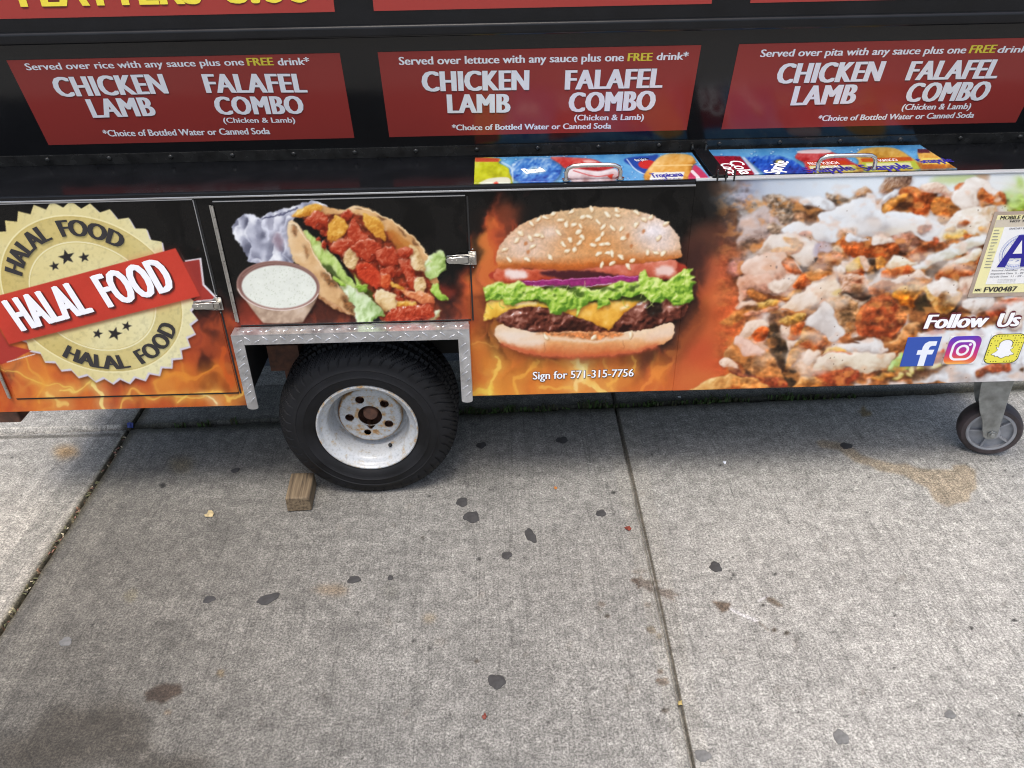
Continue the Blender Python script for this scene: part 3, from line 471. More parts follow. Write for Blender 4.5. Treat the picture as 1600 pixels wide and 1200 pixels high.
    b(P1((1260, 722), (1340, 700), (1450, 762), (1340, 832), (1220, 802)), ((130, 60, 30), (196, 126, 86), (226, 176, 140)), 3, .8, 5); b(P1((1470, 832), (1610, 748), (1610, 900), (1500, 894)), YE, 4, .9, 5); b(P1((1484, 902), (1610, 856), (1610, 954), (1520, 944)), OR, 3, .9, 5); b(P1((1136, 902), (1230, 868), (1334, 900), (1230, 964), (1160, 954)), ((120, 60, 20), (190, 120, 60), (224, 170, 110)), 3, .7, 5); b(P1((1380, 880), (1440, 860), (1480, 900), (1400, 930)), WH, 2, .5); b(P1((1400, 920), (1540, 930), (1610, 980), (1560, 1010), (1440, 970)), PK, 3, .8, 5)
    # right hand middle of the plate (above the lettering)
    b(P4((-20, 40), (60, 20), (160, 60), (200, 110), (140, 190), (60, 200), (-20, 190)), ((120, 60, 36), (206, 160, 130), (246, 232, 222)), 4, 1.1, 6); b(P4((60, 130), (160, 110), (190, 170), (90, 210)), BR, 3, .7)
    F(P4((-20, 195), (120, 205), (240, 190), (220, 250), (100, 240), (-20, 215)), (44, 30, 22), .95, 1.6)
    b(P4((196, 152), (300, 80), (420, 60), (560, 90), (640, 60), (784, 40), (722, 102), (600, 112), (500, 112), (380, 142), (260, 194)), OR, 4, .9, 6); b(P4((500, 100), (600, 70), (700, 30), (780, 45), (720, 100), (610, 112)), ((130, 56, 14), (216, 124, 50), (246, 184, 100)), 3, .6, 5); b(P4((420, 52), (560, 10), (640, -40), (700, 0), (760, 36), (600, 62), (480, 82)), PK, 3, .5)
    F(P4((500, 322), (620, 288), (700, 330), (800, 308), (890, 362), (730, 384), (690, 490), (580, 444), (556, 362)), (144, 88, 48), 1, 2.5); F(P4((640, 275), (720, 196), (784, 262), (826, 334), (720, 338), (656, 316)), (58, 46, 26), .95, 2.5)
    F(P4((1060, 236), (1040, 300), (960, 360), (940, 350), (1030, 250)), (40, 24, 18), .95, 1.5)
    b(P4((414, 172), (480, 118), (560, 118), (604, 160), (634, 260), (622, 304), (520, 294), (468, 222)), ((136, 56, 6), (222, 136, 36), (252, 212, 110)), 6, .4, 8, k=1.2); b(P4((566, 112), (680, 108), (694, 180), (640, 254), (600, 200)), GD, 4, .5)
    b(P4((688, 124), (790, 80), (900, 40), (970, 33), (1012, 90), (1002, 150), (1054, 190), (1024, 262), (960, 334), (890, 364), (830, 322), (776, 252), (718, 192)), ((150, 84, 20), (220, 166, 84), (248, 222, 160)), 7, .8, 7)
    b(P4((740, 92), (900, 34), (970, 38), (1010, 100), (1004, 162), (1040, 192), (960, 232), (916, 186), (870, 226), (800, 204), (740, 150)), WH, 5, .6, 9, sh=0); F(P4((880, 170), (920, 180), (920, 250), (860, 250)), (160, 100, 46), .7, 1.6)
    b(P4((1010, 62), (1100, 8), (1170, -10), (1150, 122), (1080, 194), (1030, 162)), PK, 4, .5); b(P4((880, 20), (1000, -20), (1180, -40), (1120, 20), (1000, 40)), OR, 3, .8, 5)
    b(P4((-20, 216), (60, 230), (150, 250), (240, 236), (164, 312), (94, 402), (64, 484), (-20, 510)), TN, 5, 1, 6); b(P3((1330, 222), (1450, 190), (1500, 200), (1600, 250), (1600, 400), (1500, 504), (1424, 484), (1400, 330)), ((96, 70, 40), (172, 128, 86), (214, 184, 146)), 5, 1.1, 5)
    b(P4((96, 402), (150, 330), (220, 258), (300, 198), (380, 177), (440, 240), (492, 310), (534, 360), (554, 432), (500, 504), (430, 564), (340, 624), (260, 604), (180, 574), (108, 534), (82, 462)), ((104, 36, 14), (162, 72, 36), (202, 116, 68)), 10, 1.0, 9, k=.9, rough=.7)
    F(P4((460, 340), (520, 320), (550, 400), (500, 460), (450, 400)), (208, 144, 82), .7, 2, ns=3, amp=.5); c.stroke(P4((390, 560), (450, 530), (510, 480)), 3, (206, 110, 60), .9, 1)
    b(P4((320, 644), (440, 594), (540, 484), (590, 440), (664, 450), (644, 562), (560, 664), (440, 724), (370, 704)), ((150, 76, 26), (210, 140, 80), (240, 196, 140)), 6, .5, 7); F(P4((640, 470), (700, 470), (710, 540), (650, 560)), (70, 44, 28), .9, 2.5)
    b(P3((1276, 272), (1330, 238), (1394, 290), (1414, 400), (1474, 490), (1444, 562), (1380, 594), (1330, 524), (1240, 484), (1128, 452), (1138, 410), (1210, 350)), WB, 8, .25, 12); F(P3((1110, 320), (1280, 270), (1230, 320), (1150, 380), (1120, 430)), (96, 58, 36), .9, 2)
    b(P3((896, 432), (970, 368), (1060, 332), (1144, 338), (1132, 392), (1060, 434), (960, 468)), YE, 4, .7, 5, bias=-.1); b(P3((886, 462), (960, 470), (1012, 458), (1002, 534), (960, 554), (888, 522)), WH, 3, .4); b(P3((1006, 462), (1070, 418), (1136, 428), (1122, 502), (1060, 554), (970, 558)), OR, 4, .7)
    F(P3((795, 440), (880, 450), (900, 560), (1010, 590), (985, 700), (980, 800), (1060, 830), (1090, 930), (1040, 1010), (960, 1010), (960, 900), (900, 790), (830, 680), (820, 610), (770, 560)), (58, 44, 29), 1, 2, ns=6, amp=.6)
    F(P3((750, 585), (850, 580), (880, 620), (830, 640)), (120, 82, 50), .8, 1.5)
    b(P3((960, 582), (1084, 558), (1016, 690)), WH, 2.5, .3, sm=False); b(P3((1000, 684), (1060, 590), (1130, 486), (1184, 510), (1164, 602), (1100, 702), (1060, 782), (1000, 818), (972, 802)), GD, 4, .6, 5); b(P3((1100, 602), (1180, 556), (1260, 568), (1344, 602), (1240, 644), (1140, 654)), OR, 3, .9, 5); F(P3((1130, 480), (1230, 500), (1250, 560), (1170, 550)), (150, 90, 48), .8, 2)
    b(P3((1056, 802), (1130, 730), (1200, 648), (1290, 648), (1230, 760), (1216, 844), (1150, 876), (1080, 854)), ((130, 66, 26), (206, 156, 110), (240, 220, 200)), 5, .5, 7)
    b(P3((1130, 740), (1200, 660), (1270, 660), (1220, 740), (1180, 790)), WH, 3, .3, sh=0)
    b(P3((1440, 612), (1610, 588))+P4((60, 600), (170, 588), (300, 640), (394, 682), (330, 714), (180, 714), (60, 704), (-20, 690)), WB, 4, .3); b(P3((1290, 690), (1330, 650), (1440, 640), (1500, 680), (1400, 690)), YE, 2, .5, sh=.1)
    b(P3((1208, 804), (1260, 690), (1400, 682), (1500, 700))+P4((60, 704), (200, 722), (400, 712), (446, 742), (382, 852), (290, 884), (230, 922), (140, 914), (80, 874), (-20, 834))+P3((1500, 832), (1350, 832), (1230, 842)), ((180, 150, 120), (224, 220, 204), (246, 246, 240)), 6, .4, 10); c.stroke(P3((1270, 690), (1400, 684), (1540, 690)), 1.3, (190, 90, 70), .8, .7)
    b(P3((1216, 862), (1400, 834), (1560, 842), (1610, 892), (1500, 975), (1260, 985), (1196, 932)), ((110, 40, 16), (166, 72, 38), (196, 104, 62)), 5, .6, 7); b(P4((-20, 884), (80, 878), (134, 932), (60, 974), (-20, 1000)), RD, 4, .6); b(P3((1036, 994), (1080, 930), (1140, 878), (1224, 900), (1270, 986)), GD, 5, .6)
    b(P3((526, 502), (600, 428), (740, 408), (794, 440), (784, 480), (680, 534), (600, 562), (526, 538)), WH, 5, .4); b(P3((636, 534), (700, 480), (786, 480), (772, 552), (690, 574)), OR, 3, .7)
    b(P3((436, 664), (490, 540), (560, 560), (760, 650), (834, 690), (902, 790), (964, 902), (870, 934), (720, 904), (640, 834), (560, 784), (426, 744)), ((116, 66, 26), (190, 132, 76), (228, 182, 128)), 7, .6, 8)
    b(P3((490, 533), (560, 538), (680, 600), (778, 660), (740, 692), (610, 702), (556, 640), (480, 592)), ((190, 150, 140), (232, 212, 206), (248, 238, 236)), 4, .2)
    b(P3((384, 772), (460, 748), (544, 790), (566, 852), (480, 854), (400, 834)), PK, 4, .6); b(P3((470, 862), (600, 828), (694, 880), (730, 924), (560, 926)), ((90, 36, 22), (160, 90, 66), (200, 140, 120)), 4, .6); F(P3((600, 830), (640, 820), (700, 890), (640, 890)), (50, 34, 26), .8, 2); b(P3((716, 922), (840, 898), (966, 908), (966, 984), (850, 996), (760, 960)), RD, 4, .6)
    b(P3((160, 992), (300, 920), (500, 918), (660, 913), (764, 960), (790, 1020), (140, 1030)), ((170, 96, 40), (220, 164, 92), (246, 214, 150)), 5, .6, 8)
    # lower right: sauce, rice, lettuce
    b(P4((640, 560), (720, 540), (860, 500), (1000, 520), (1150, 500), (1300, 480), (1620, 470), (1620, 1000), (740, 990), (700, 900), (820, 800)), WB, 9, .5, 14, sh=.1)
    b(P4((650, 720), (800, 730), (900, 706), (866, 790), (760, 854), (690, 854)), RD, 3, .9, 5); F(P4((720, 550), (840, 500), (900, 515), (830, 565)), (206, 150, 140), .7, 1.6); F(P4((1120, 510), (1180, 500), (1240, 560), (1180, 600)), (190, 170, 170), .6, 3)
    b(P4((374, 884), (440, 780), (510, 724), (570, 840), (566, 874), (470, 894)), ((110, 160, 60), (166, 212, 116), (226, 242, 206)), 4, .3); F(P4((300, 900), (560, 870), (860, 830), (900, 800), (920, 840), (760, 930), (600, 970), (330, 960)), (112, 74, 44), .9, 2.5); b(P4((250, 966), (400, 898), (424, 920), (300, 980)), GD, 2.5, .4)
    for x, y, rx, ry, an in ((495, 926, 40, 26, -.4), (604, 880, 38, 26, .5), (577, 922, 40, 24, .2), (690, 868, 36, 22, .1), (826, 840, 54, 26, -.35), (440, 946, 34, 18, -.2)):
        b(P4([(x+p, y+q) for p, q in ell(0, 0, rx, ry, an, 10)]), ((140, 110, 40), (206, 192, 110), (240, 234, 184)), 2.5, .2)
    b(P4((1186, 884), (1300, 832), (1464, 800), (1464, 862), (1340, 904), (1210, 944)), ((120, 46, 20), (178, 88, 56), (220, 150, 120)), 3, .9, 5, rough=.3); b(P4((1550, 872), (1620, 840), (1620, 926)), BR, 3, .6)
    b(P4((1050, 302), (1100, 230), (1200, 218), (1290, 230), (1304, 312), (1230, 354), (1140, 364)), WH, 4, .8, 8); b(P4((1300, 302), (1420, 230), (1620, 210), (1620, 254), (1450, 284), (1400, 342), (1330, 384), (1250, 364)), RD, 3, .9, 5, spec=.6); b(P4((1414, 302), (1500, 260), (1620, 250), (1620, 482), (1400, 482)), WH, 6, .4, 9); F(P4(*ell(1140, 275, 16, 9, 0, 8)), (150, 96, 80), .8, 1)
    b(P2((1590, 380), (1760, 300), (1760, 1050), (1590, 1050)), WH, 9, .7, 14); b(P4((1600, 300), (1760, 250), (1760, 900), (1600, 960)), WB, 9, .7, 14)
    rg = np.random.default_rng(21)
    zone = np.clip((X-1110)/50, 0, 1)*np.clip((Y-282)/20, 0, 1)
    c.warp(1095, 1740, ((46, 7, 21), (17, 3.6, 22), (7, 1.9, 23)), 40)
    f1, f2 = c.noise(8, 61, 2.2, 3), c.noise(4, 62, 1.0, 2); lum = c.a.mean(-1); meat = np.clip((.72-lum)*6, 0, 1)*zone       # fibres and crumbs on the meat
    c.a *= 1+(meat*((f1-.5)*1.15+(f2-.5)*.5))[..., None]
    gold = meat*np.clip((c.noise(11, 63, 1.4, 3)-.53)*6, 0, 1)*.62; c.a += gold[..., None]*(np.array([226, 150, 78])/255.-c.a)
    dark = zone*np.clip((c.noise(13, 64, 1.5, 3)-.62)*8, 0, 1)*.35*np.clip((.8-lum)*5, 0, 1); c.a += dark[..., None]*(np.array([74, 38, 20])/255.-c.a)
    sauce = zone*np.clip((X-1160)/60, 0, 1)*np.clip((c.noise(30, 65, 2.0, 3)-.56)*9, 0, 1)*(.50+.3*f1); edge = blur(sauce, 2.0)
    gy, gx = np.gradient(blur(sauce, 2.5)); sc_ = np.clip(.94+.9*(gx*.45+gy*.8), .7, 1.04)[..., None]*np.array([246, 243, 240])/255.
    c.a += (edge*.85)[..., None]*(sc_-c.a)
    oil = zone*np.clip((c.noise(16, 66, 1.6, 3)-.60)*6, 0, 1)*np.clip((lum-.6)*5, 0, 1)*.28; c.a += oil[..., None]*(np.array([222, 150, 100])/255.-c.a)
    warm = zone*np.clip((1500-X)/380, 0, 1)*np.clip((Y-330)/200, 0, 1)*.36; c.a += warm[..., None]*(c.a*np.array([1.04, .80, .60])-c.a)
    z3 = zone[..., None]; c.a = c.a*(1-z3) + blur(c.a, .8)*z3
    for i in range(90):   # pepper and crumbs
        x, y = rg.uniform(1170, 1600), rg.uniform(320, 595); c.fill([(x+p, y+q) for p, q in ell(0, 0, rg.uniform(.6, 1.5), .7, rg.uniform(0, 3), 6)], (96, 70, 56), .8, .3)
def paint_wrap():
    c = Canvas(-140, 250, 1900, 410, (22, 21, 20))
    flames(c); door_flames(c); burger_flames(c)
    c.warp(-135, 1120, ((34, 13, 3), (13, 4, 4)))
    glow = np.clip((c.a[..., 0]-.25)*2, 0, 1)*np.clip((c.Y-440)/120, 0, 1)*(c.X < 1120); c.a += (glow*np.clip((c.noise(38, 71, .5, 3)-.50)*4, 0, 1)*.30)[..., None]*(np.array([232, 140, 50])/255.-c.a)
    platter(c); gyro(c); burger(c)
    c.warp(352, 714, ((12, 2.6, 31), (5, 1.7, 32)), 8); c.warp(742, 1100, ((9, 1.7, 33), (4.5, 1.2, 34)), 8)
    seal(c); cup(c)
    g = np.random.default_rng(3).normal(0, .004, c.a.shape[:2])
    c.a = np.clip(c.a + g[..., None] + .008*(c.noise(3, 31)-.5)[..., None], 0, 1)
    return c
# ---- helpers: meshes and objects ----
def tag(o, label=None, cat=None, group=None, kind=None):
    if label: o['label'] = label
    if cat: o['category'] = cat
    if group: o['group'] = group
    if kind: o['kind'] = kind
    return o
def link(name, me, mats, parent=None, smooth=False):
    for m in (mats if isinstance(mats, (list, tuple)) else [mats]): me.materials.append(m)
    o = bpy.data.objects.new(name, me); COL.objects.link(o)
    if parent is not None: o.parent = parent; o.matrix_parent_inverse = Matrix.Identity(4)
    if smooth: me.polygons.foreach_set('use_smooth', [True]*len(me.polygons))
    return o
def empty(name, loc=(0, 0, 0)):
    o = bpy.data.objects.new(name, None); COL.objects.link(o); o.location = loc; o.empty_display_size = .1; return o
class MB:
    def __init__(s): s.v, s.f, s.m = [], [], []
    def add(s, vs, fs, mi=0):
        b = len(s.v); s.v += [tuple(map(float, v)) for v in vs]; s.f += [tuple(b+i for i in f) for f in fs]; s.m += [mi]*len(fs); return s
    def box(s, x0, x1, y0, y1, z0, z1, mi=0):
        v = [(x, y, z) for z in (z0, z1) for y in (y0, y1) for x in (x0, x1)]
        return s.add(v, [(0, 2, 3, 1), (4, 5, 7, 6), (0, 1, 5, 4), (2, 6, 7, 3), (0, 4, 6, 2), (1, 3, 7, 5)], mi)
    def prism(s, pts, d, mi=0):          # a planar outline (3-D points) pushed along vector d
        n = len(pts); P = [Vector(p) for p in pts]; Q = [p+Vector(d) for p in P]
        return s.add(P+Q, [tuple(range(n))[::-1], tuple(range(n, 2*n))]+[(i, (i+1) % n, n+(i+1) % n, n+i) for i in range(n)], mi)
    def tube(s, pts, r, n=10, mi=0, cap=True):
        P = [Vector(p) for p in pts]; rings = []; up = None
        for i, p in enumerate(P):
            t = (P[min(i+1, len(P)-1)]-P[max(i-1, 0)]).normalized()
            if up is None: up = t.orthogonal().normalized()
            up = (up - t*up.dot(t)).normalized(); b = t.cross(up); rr = r[i] if isinstance(r, (list, tuple)) else r
            rings.append([p+(up*math.cos(2*math.pi*k/n)+b*math.sin(2*math.pi*k/n))*rr for k in range(n)])
        vs = [v for g in rings for v in g]; fs = [(i*n+k, i*n+(k+1) % n, (i+1)*n+(k+1) % n, (i+1)*n+k) for i in range(len(P)-1) for k in range(n)]
        if cap: fs += [tuple(range(n))[::-1], tuple(range((len(P)-1)*n, len(P)*n))]
        return s.add(vs, fs, mi)
    def lathe_y(s, c, prof, n=64, mi=0, fn=None):   # profile (radius, depth) turned about the y axis through c
        vs = []
        for r, w in prof:
            for k in range(n):
                a = 2*math.pi*k/n; rr = r if fn is None else fn(r, w, a)
                vs.append((c[0]+rr*math.cos(a), c[1]+w, c[2]+rr*math.sin(a)))
        fs = [(i*n+k, (i+1)*n+k, (i+1)*n+(k+1) % n, i*n+(k+1) % n) for i in range(len(prof)-1) for k in range(n)]
        return s.add(vs, fs, mi)
    def build(s, name, mats, parent=None, smooth=False, bevel=0, seg=2):
        me = bpy.data.meshes.new(name); me.from_pydata(s.v, [], s.f); me.update()
        if isinstance(mats, (list, tuple)): me.polygons.foreach_set('material_index', s.m)
        bm = bmesh.new(); bm.from_mesh(me); bmesh.ops.recalc_face_normals(bm, faces=bm.faces)
        if bevel:
            ed = [e for e in bm.edges if len(e.link_faces) == 2 and e.calc_face_angle(0) > .5]
            bmesh.ops.bevel(bm, geom=ed, offset=bevel, segments=seg, affect='EDGES', profile=.5)
        bm.to_mesh(me); bm.free()
        o = link(name, me, mats, parent)
        if smooth:
            me.polygons.foreach_set('use_smooth', [True]*len(me.polygons))
            try: me.set_sharp_from_angle(angle=math.radians(38))
            except Exception: pass
        return o
def srgb(r, g, b, k=1.0):
    f = lambda c: (c/12.92 if c <= .04045 else ((c+.055)/1.055)**2.4)*k
    return (f(r/255), f(g/255), f(b/255), 1)
def lin(a): return np.where(a <= .04045, a/12.92, ((a+.055)/1.055)**2.4)
# ---- materials ----
def mat(name, col=(.5, .5, .5, 1), rough=.5, metal=0, spec=.5, bump=0, bscale=60, var=0, vscale=8, coat=0, bdist=.001):
    m = bpy.data.materials.new(name); m.use_nodes = True; nt = m.node_tree; p = nt.nodes['Principled BSDF']
    p.inputs['Base Color'].default_value = col; p.inputs['Roughness'].default_value = rough; p.inputs['Metallic'].default_value = metal
    p.inputs['Specular IOR Level'].default_value = spec; p.inputs['Coat Weight'].default_value = coat; p.inputs['Coat Roughness'].default_value = .06
    tc = nt.nodes.new('ShaderNodeTexCoord')
    if var:
        n = nt.nodes.new('ShaderNodeTexNoise'); n.inputs['Scale'].default_value = vscale; n.inputs['Detail'].default_value = 6; nt.links.new(tc.outputs['Object'], n.inputs['Vector'])
        r = nt.nodes.new('ShaderNodeMapRange'); r.inputs[1].default_value = .3; r.inputs[2].default_value = .7; r.inputs[3].default_value = 1-var; r.inputs[4].default_value = 1+var; nt.links.new(n.outputs['Fac'], r.inputs[0])
        mx = nt.nodes.new('ShaderNodeVectorMath'); mx.operation = 'SCALE'; mx.inputs[0].default_value = col[:3]; nt.links.new(r.outputs[0], mx.inputs['Scale']); nt.links.new(mx.outputs[0], p.inputs['Base Color'])
        r2 = nt.nodes.new('ShaderNodeMapRange'); r2.inputs[1].default_value = .3; r2.inputs[2].default_value = .7; r2.inputs[3].default_value = max(.02, rough*.75); r2.inputs[4].default_value = min(1, rough*1.3); nt.links.new(n.outputs['Fac'], r2.inputs[0]); nt.links.new(r2.outputs[0], p.inputs['Roughness'])
    if bump:
        n = nt.nodes.new('ShaderNodeTexNoise'); n.inputs['Scale'].default_value = bscale; n.inputs['Detail'].default_value = 4; nt.links.new(tc.outputs['Object'], n.inputs['Vector'])
        b = nt.nodes.new('ShaderNodeBump'); b.inputs['Strength'].default_value = bump; b.inputs['Distance'].default_value = bdist; nt.links.new(n.outputs['Fac'], b.inputs['Height']); nt.links.new(b.outputs[0], p.inputs['Normal'])
    return m
def print_mat(name, rough=.22, bump=.15):
    m = mat(name, (.5, .5, .5, 1), rough, spec=.22, bump=bump, bscale=9, bdist=.004); nt = m.node_tree
    a = nt.nodes.new('ShaderNodeAttribute'); a.attribute_name = 'Print'; nt.links.new(a.outputs['Color'], nt.nodes['Principled BSDF'].inputs['Base Color']); return m
M_BLACK = mat('black gloss paint', (.006, .0065, .008, 1), .16, spec=.32, bump=.25, bscale=7, var=.25, vscale=14, bdist=.004)
M_LEAN = mat('black gloss vinyl', (.006, .0065, .0075, 1), .17, bump=.3, bscale=6, bdist=.004, var=.2, vscale=10)
M_FLANGE = mat('dented black flange', (.022, .022, .021, 1), .24, bump=.8, bscale=26, bdist=.004, var=.5, vscale=30)
M_UNDER = mat('dark underbody', (.012, .012, .012, 1), .7, var=.4)
M_RED = mat('red banner vinyl', srgb(150, 56, 51), .2, spec=.35, bump=.15, bscale=8, bdist=.004)
M_WHITE = mat('white vinyl lettering', (.90, .91, .95, 1), .35); M_YEL = mat('yellow vinyl lettering', srgb(240, 222, 70, .9), .35)
M_INK = mat('dark lettering edge', (.05, .02, .02, 1), .4); M_SHADE = mat('dark red lettering edge', srgb(92, 26, 26), .3)
M_BLKTXT = mat('charcoal lettering', (.03, .028, .03, 1), .35); M_MAROON = mat('maroon lettering edge', srgb(98, 32, 42), .35)
M_NAVY = mat('navy lettering', srgb(36, 30, 140), .4); M_GREYTXT = mat('grey print', (.2, .2, .22, 1), .5); M_BLUEPR = mat('pale blue print', srgb(150, 160, 205), .5)
M_PRINT = print_mat('printed wrap'); M_LID = print_mat('printed lid', .18)
M_STEEL = mat('bright steel', (.52, .51, .48, 1), .32, 1, var=.15, vscale=60); M_CHROME = mat('worn nickel', (.66, .65, .62, 1), .16, 1, var=.15, vscale=50)
M_EDGE = mat('bare metal edge', (.55, .56, .58, 1), .3, .9); M_LIP = mat('white board edge', (.38, .40, .42, 1), .3)
M_PLATE = mat('aluminium tread plate', (.60, .605, .62, 1), .34, .85, bump=.3, bscale=220, var=.18, vscale=40, bdist=.0006)
M_TYRE = mat('tyre rubber', (.0072, .0075, .0090, 1), .60, spec=.28, bump=.35, bscale=150, var=.6, vscale=14, bdist=.0008)
M_RUSTY = mat('rusty hub', (.12, .055, .034, 1), .8, var=.5, vscale=60, bump=.5, bscale=150)
M_ZINC = mat('dull zinc', (.30, .31, .30, 1), .5, .6, var=.3, vscale=45); M_CWHEEL = mat('grey caster plastic', (.27, .28, .30, 1), .5, var=.2, vscale=40); M_CTYRE = mat('worn caster rubber', (.05, .038, .040, 1), .6, var=.6, vscale=30)
M_CARD = mat('card frame tape', srgb(168, 152, 138), .45, var=.1, vscale=40); M_CARDY = mat('pale yellow card', srgb(240, 234, 176, .92), .4); M_CARDW = mat('white card', (.80, .80, .80, 1), .4); M_CARDG = mat('grey band of card', srgb(200, 190, 172), .4)
def rim_mat():
    m = mat('chipped white rim paint', (.66, .67, .68, 1), .36); nt = m.node_tree; p = nt.nodes['Principled BSDF']
    tc = nt.nodes.new('ShaderNodeTexCoord'); at = nt.nodes.new('ShaderNodeAttribute'); at.attribute_name = 'Rust'
    n = nt.nodes.new('ShaderNodeTexNoise'); n.inputs['Scale'].default_value = 55; n.inputs['Detail'].default_value = 8; n.inputs['Roughness'].default_value = .7; nt.links.new(tc.outputs['Object'], n.inputs['Vector'])
    ad = nt.nodes.new('ShaderNodeMath'); ad.operation = 'ADD'; nt.links.new(n.outputs['Fac'], ad.inputs[0]); nt.links.new(at.outputs['Fac'], ad.inputs[1])
    cr = nt.nodes.new('ShaderNodeValToRGB'); e = cr.color_ramp.elements; e[0].position = .56; e[0].color = (.43, .45, .47, 1); e[1].position = 1.0; e[1].color = (.055, .022, .012, 1)
    for ps, c in ((.66, (.38, .36, .32, 1)), (.74, (.40, .24, .10, 1)), (.86, (.16, .07, .03, 1))): q = e.new(ps); q.color = c
    nt.links.new(ad.outputs[0], cr.inputs[0])
    d = nt.nodes.new('ShaderNodeTexNoise'); d.inputs['Scale'].default_value = 160; d.inputs['Detail'].default_value = 4; nt.links.new(tc.outputs['Object'], d.inputs['Vector'])
    r = nt.nodes.new('ShaderNodeMapRange'); r.inputs[1].default_value = .28; r.inputs[2].default_value = .5; r.inputs[3].default_value = .72; r.inputs[4].default_value = 1; nt.links.new(d.outputs['Fac'], r.inputs[0])
    mx = nt.nodes.new('ShaderNodeVectorMath'); mx.operation = 'SCALE'; nt.links.new(cr.outputs[0], mx.inputs[0]); nt.links.new(r.outputs[0], mx.inputs['Scale']); nt.links.new(mx.outputs[0], p.inputs['Base Color']); return m
def wood_mat():
    m = mat('weathered lumber', (.3, .2, .1, 1), .8); nt = m.node_tree; p = nt.nodes['Principled BSDF']; tc = nt.nodes.new('ShaderNodeTexCoord'); mp = nt.nodes.new('ShaderNodeMapping'); mp.inputs['Scale'].default_value = (130, 6, 130); nt.links.new(tc.outputs['Object'], mp.inputs[0])
    n = nt.nodes.new('ShaderNodeTexNoise'); n.inputs['Scale'].default_value = 1; n.inputs['Detail'].default_value = 5; nt.links.new(mp.outputs[0], n.inputs['Vector'])
    cr = nt.nodes.new('ShaderNodeValToRGB'); e = cr.color_ramp.elements; e[0].position = .32; e[0].color = (.045, .032, .02, 1); e[1].position = .66; e[1].color = (.20, .152, .092, 1); q = e.new(.45); q.color = (.12, .085, .05, 1); nt.links.new(n.outputs['Fac'], cr.inputs[0]); nt.links.new(cr.outputs[0], p.inputs['Base Color'])
    b = nt.nodes.new('ShaderNodeBump'); b.inputs['Strength'].default_value = .6; b.inputs['Distance'].default_value = .002; nt.links.new(n.outputs['Fac'], b.inputs['Height']); nt.links.new(b.outputs[0], p.inputs['Normal']); return m
def concrete_mat(name, base, tinted=True):
    m = mat(name, base, .85); nt = m.node_tree; p = nt.nodes['Principled BSDF']; L = nt.links.new; tc = nt.nodes.new('ShaderNodeTexCoord')
    def noise(sc, det=3, rg=.6, vec=None):
        n = nt.nodes.new('ShaderNodeTexNoise'); n.inputs['Scale'].default_value = sc; n.inputs['Detail'].default_value = det; n.inputs['Roughness'].default_value = rg; L(vec or tc.outputs['Object'], n.inputs['Vector']); return n.outputs['Fac']
    def mr(f, a, b, c, d):
        r = nt.nodes.new('ShaderNodeMapRange'); r.inputs[1].default_value = a; r.inputs[2].default_value = b; r.inputs[3].default_value = c; r.inputs[4].default_value = d; L(f, r.inputs[0]); return r.outputs[0]
    def mul(a, b):
        q = nt.nodes.new('ShaderNodeMath'); q.operation = 'MULTIPLY'; L(a, q.inputs[0]); L(b, q.inputs[1]); return q.outputs[0]
    mp = nt.nodes.new('ShaderNodeMapping'); mp.inputs['Scale'].default_value = (190, 5, 1); L(tc.outputs['Object'], mp.inputs[0])
    n1, n2, n3, n4 = noise(210, 5, .68), noise(520, 2), noise(34, 5, .6), noise(5, 4)
    br = noise(1, 3, .6, mp.outputs[0])
    at = nt.nodes.new('ShaderNodeAttribute'); at.attribute_name = 'Tint'
    mp2 = nt.nodes.new('ShaderNodeMapping'); mp2.inputs['Scale'].default_value = (24, .8, 1); L(tc.outputs['Object'], mp2.inputs[0])
    ln = nt.nodes.new('ShaderNodeMath'); ln.operation = 'SUBTRACT'; ln.inputs[1].default_value = .5; L(noise(1, 2, .7, mp2.outputs[0]), ln.inputs[0]); la = nt.nodes.new('ShaderNodeMath'); la.operation = 'ABSOLUTE'; L(ln.outputs[0], la.inputs[0])
    v = mul(mul(mr(n1, .40, .60, .57, 1.37), mr(n2, .3, .7, .76, 1.22)), mul(mr(n3, .36, .64, .78, 1.22), mr(n4, .3, .7, .87, 1.13)))
    v = mul(v, mr(br, .26, .46, .84, 1.02)); v = mul(v, mr(la.outputs[0], 0, .012, .74, 1.0))
    v = mul(v, mr(noise(85, 3, .6), .54, .60, .94, 1.20))
    v = mul(v, mr(noise(230, 1), .22, .30, .30, 1.0)); v = mul(v, mr(noise(75, 1), .15, .21, .35, 1.0))
    s = nt.nodes.new('ShaderNodeVectorMath'); s.operation = 'SCALE'; s.inputs[0].default_value = base[:3]; L(v, s.inputs['Scale']); out = s.outputs[0]
    if tinted:
        q = nt.nodes.new('ShaderNodeVectorMath'); q.operation = 'MULTIPLY'; L(out, q.inputs[0]); L(at.outputs['Vector'], q.inputs[1]); out = q.outputs[0]
    L(out, p.inputs['Base Color'])
    b = nt.nodes.new('ShaderNodeBump'); b.inputs['Strength'].default_value = .55; b.inputs['Distance'].default_value = .0022; L(mul(n1, mr(br, .3, .7, .8, 1.1)), b.inputs['Height']); L(b.outputs[0], p.inputs['Normal']); return m
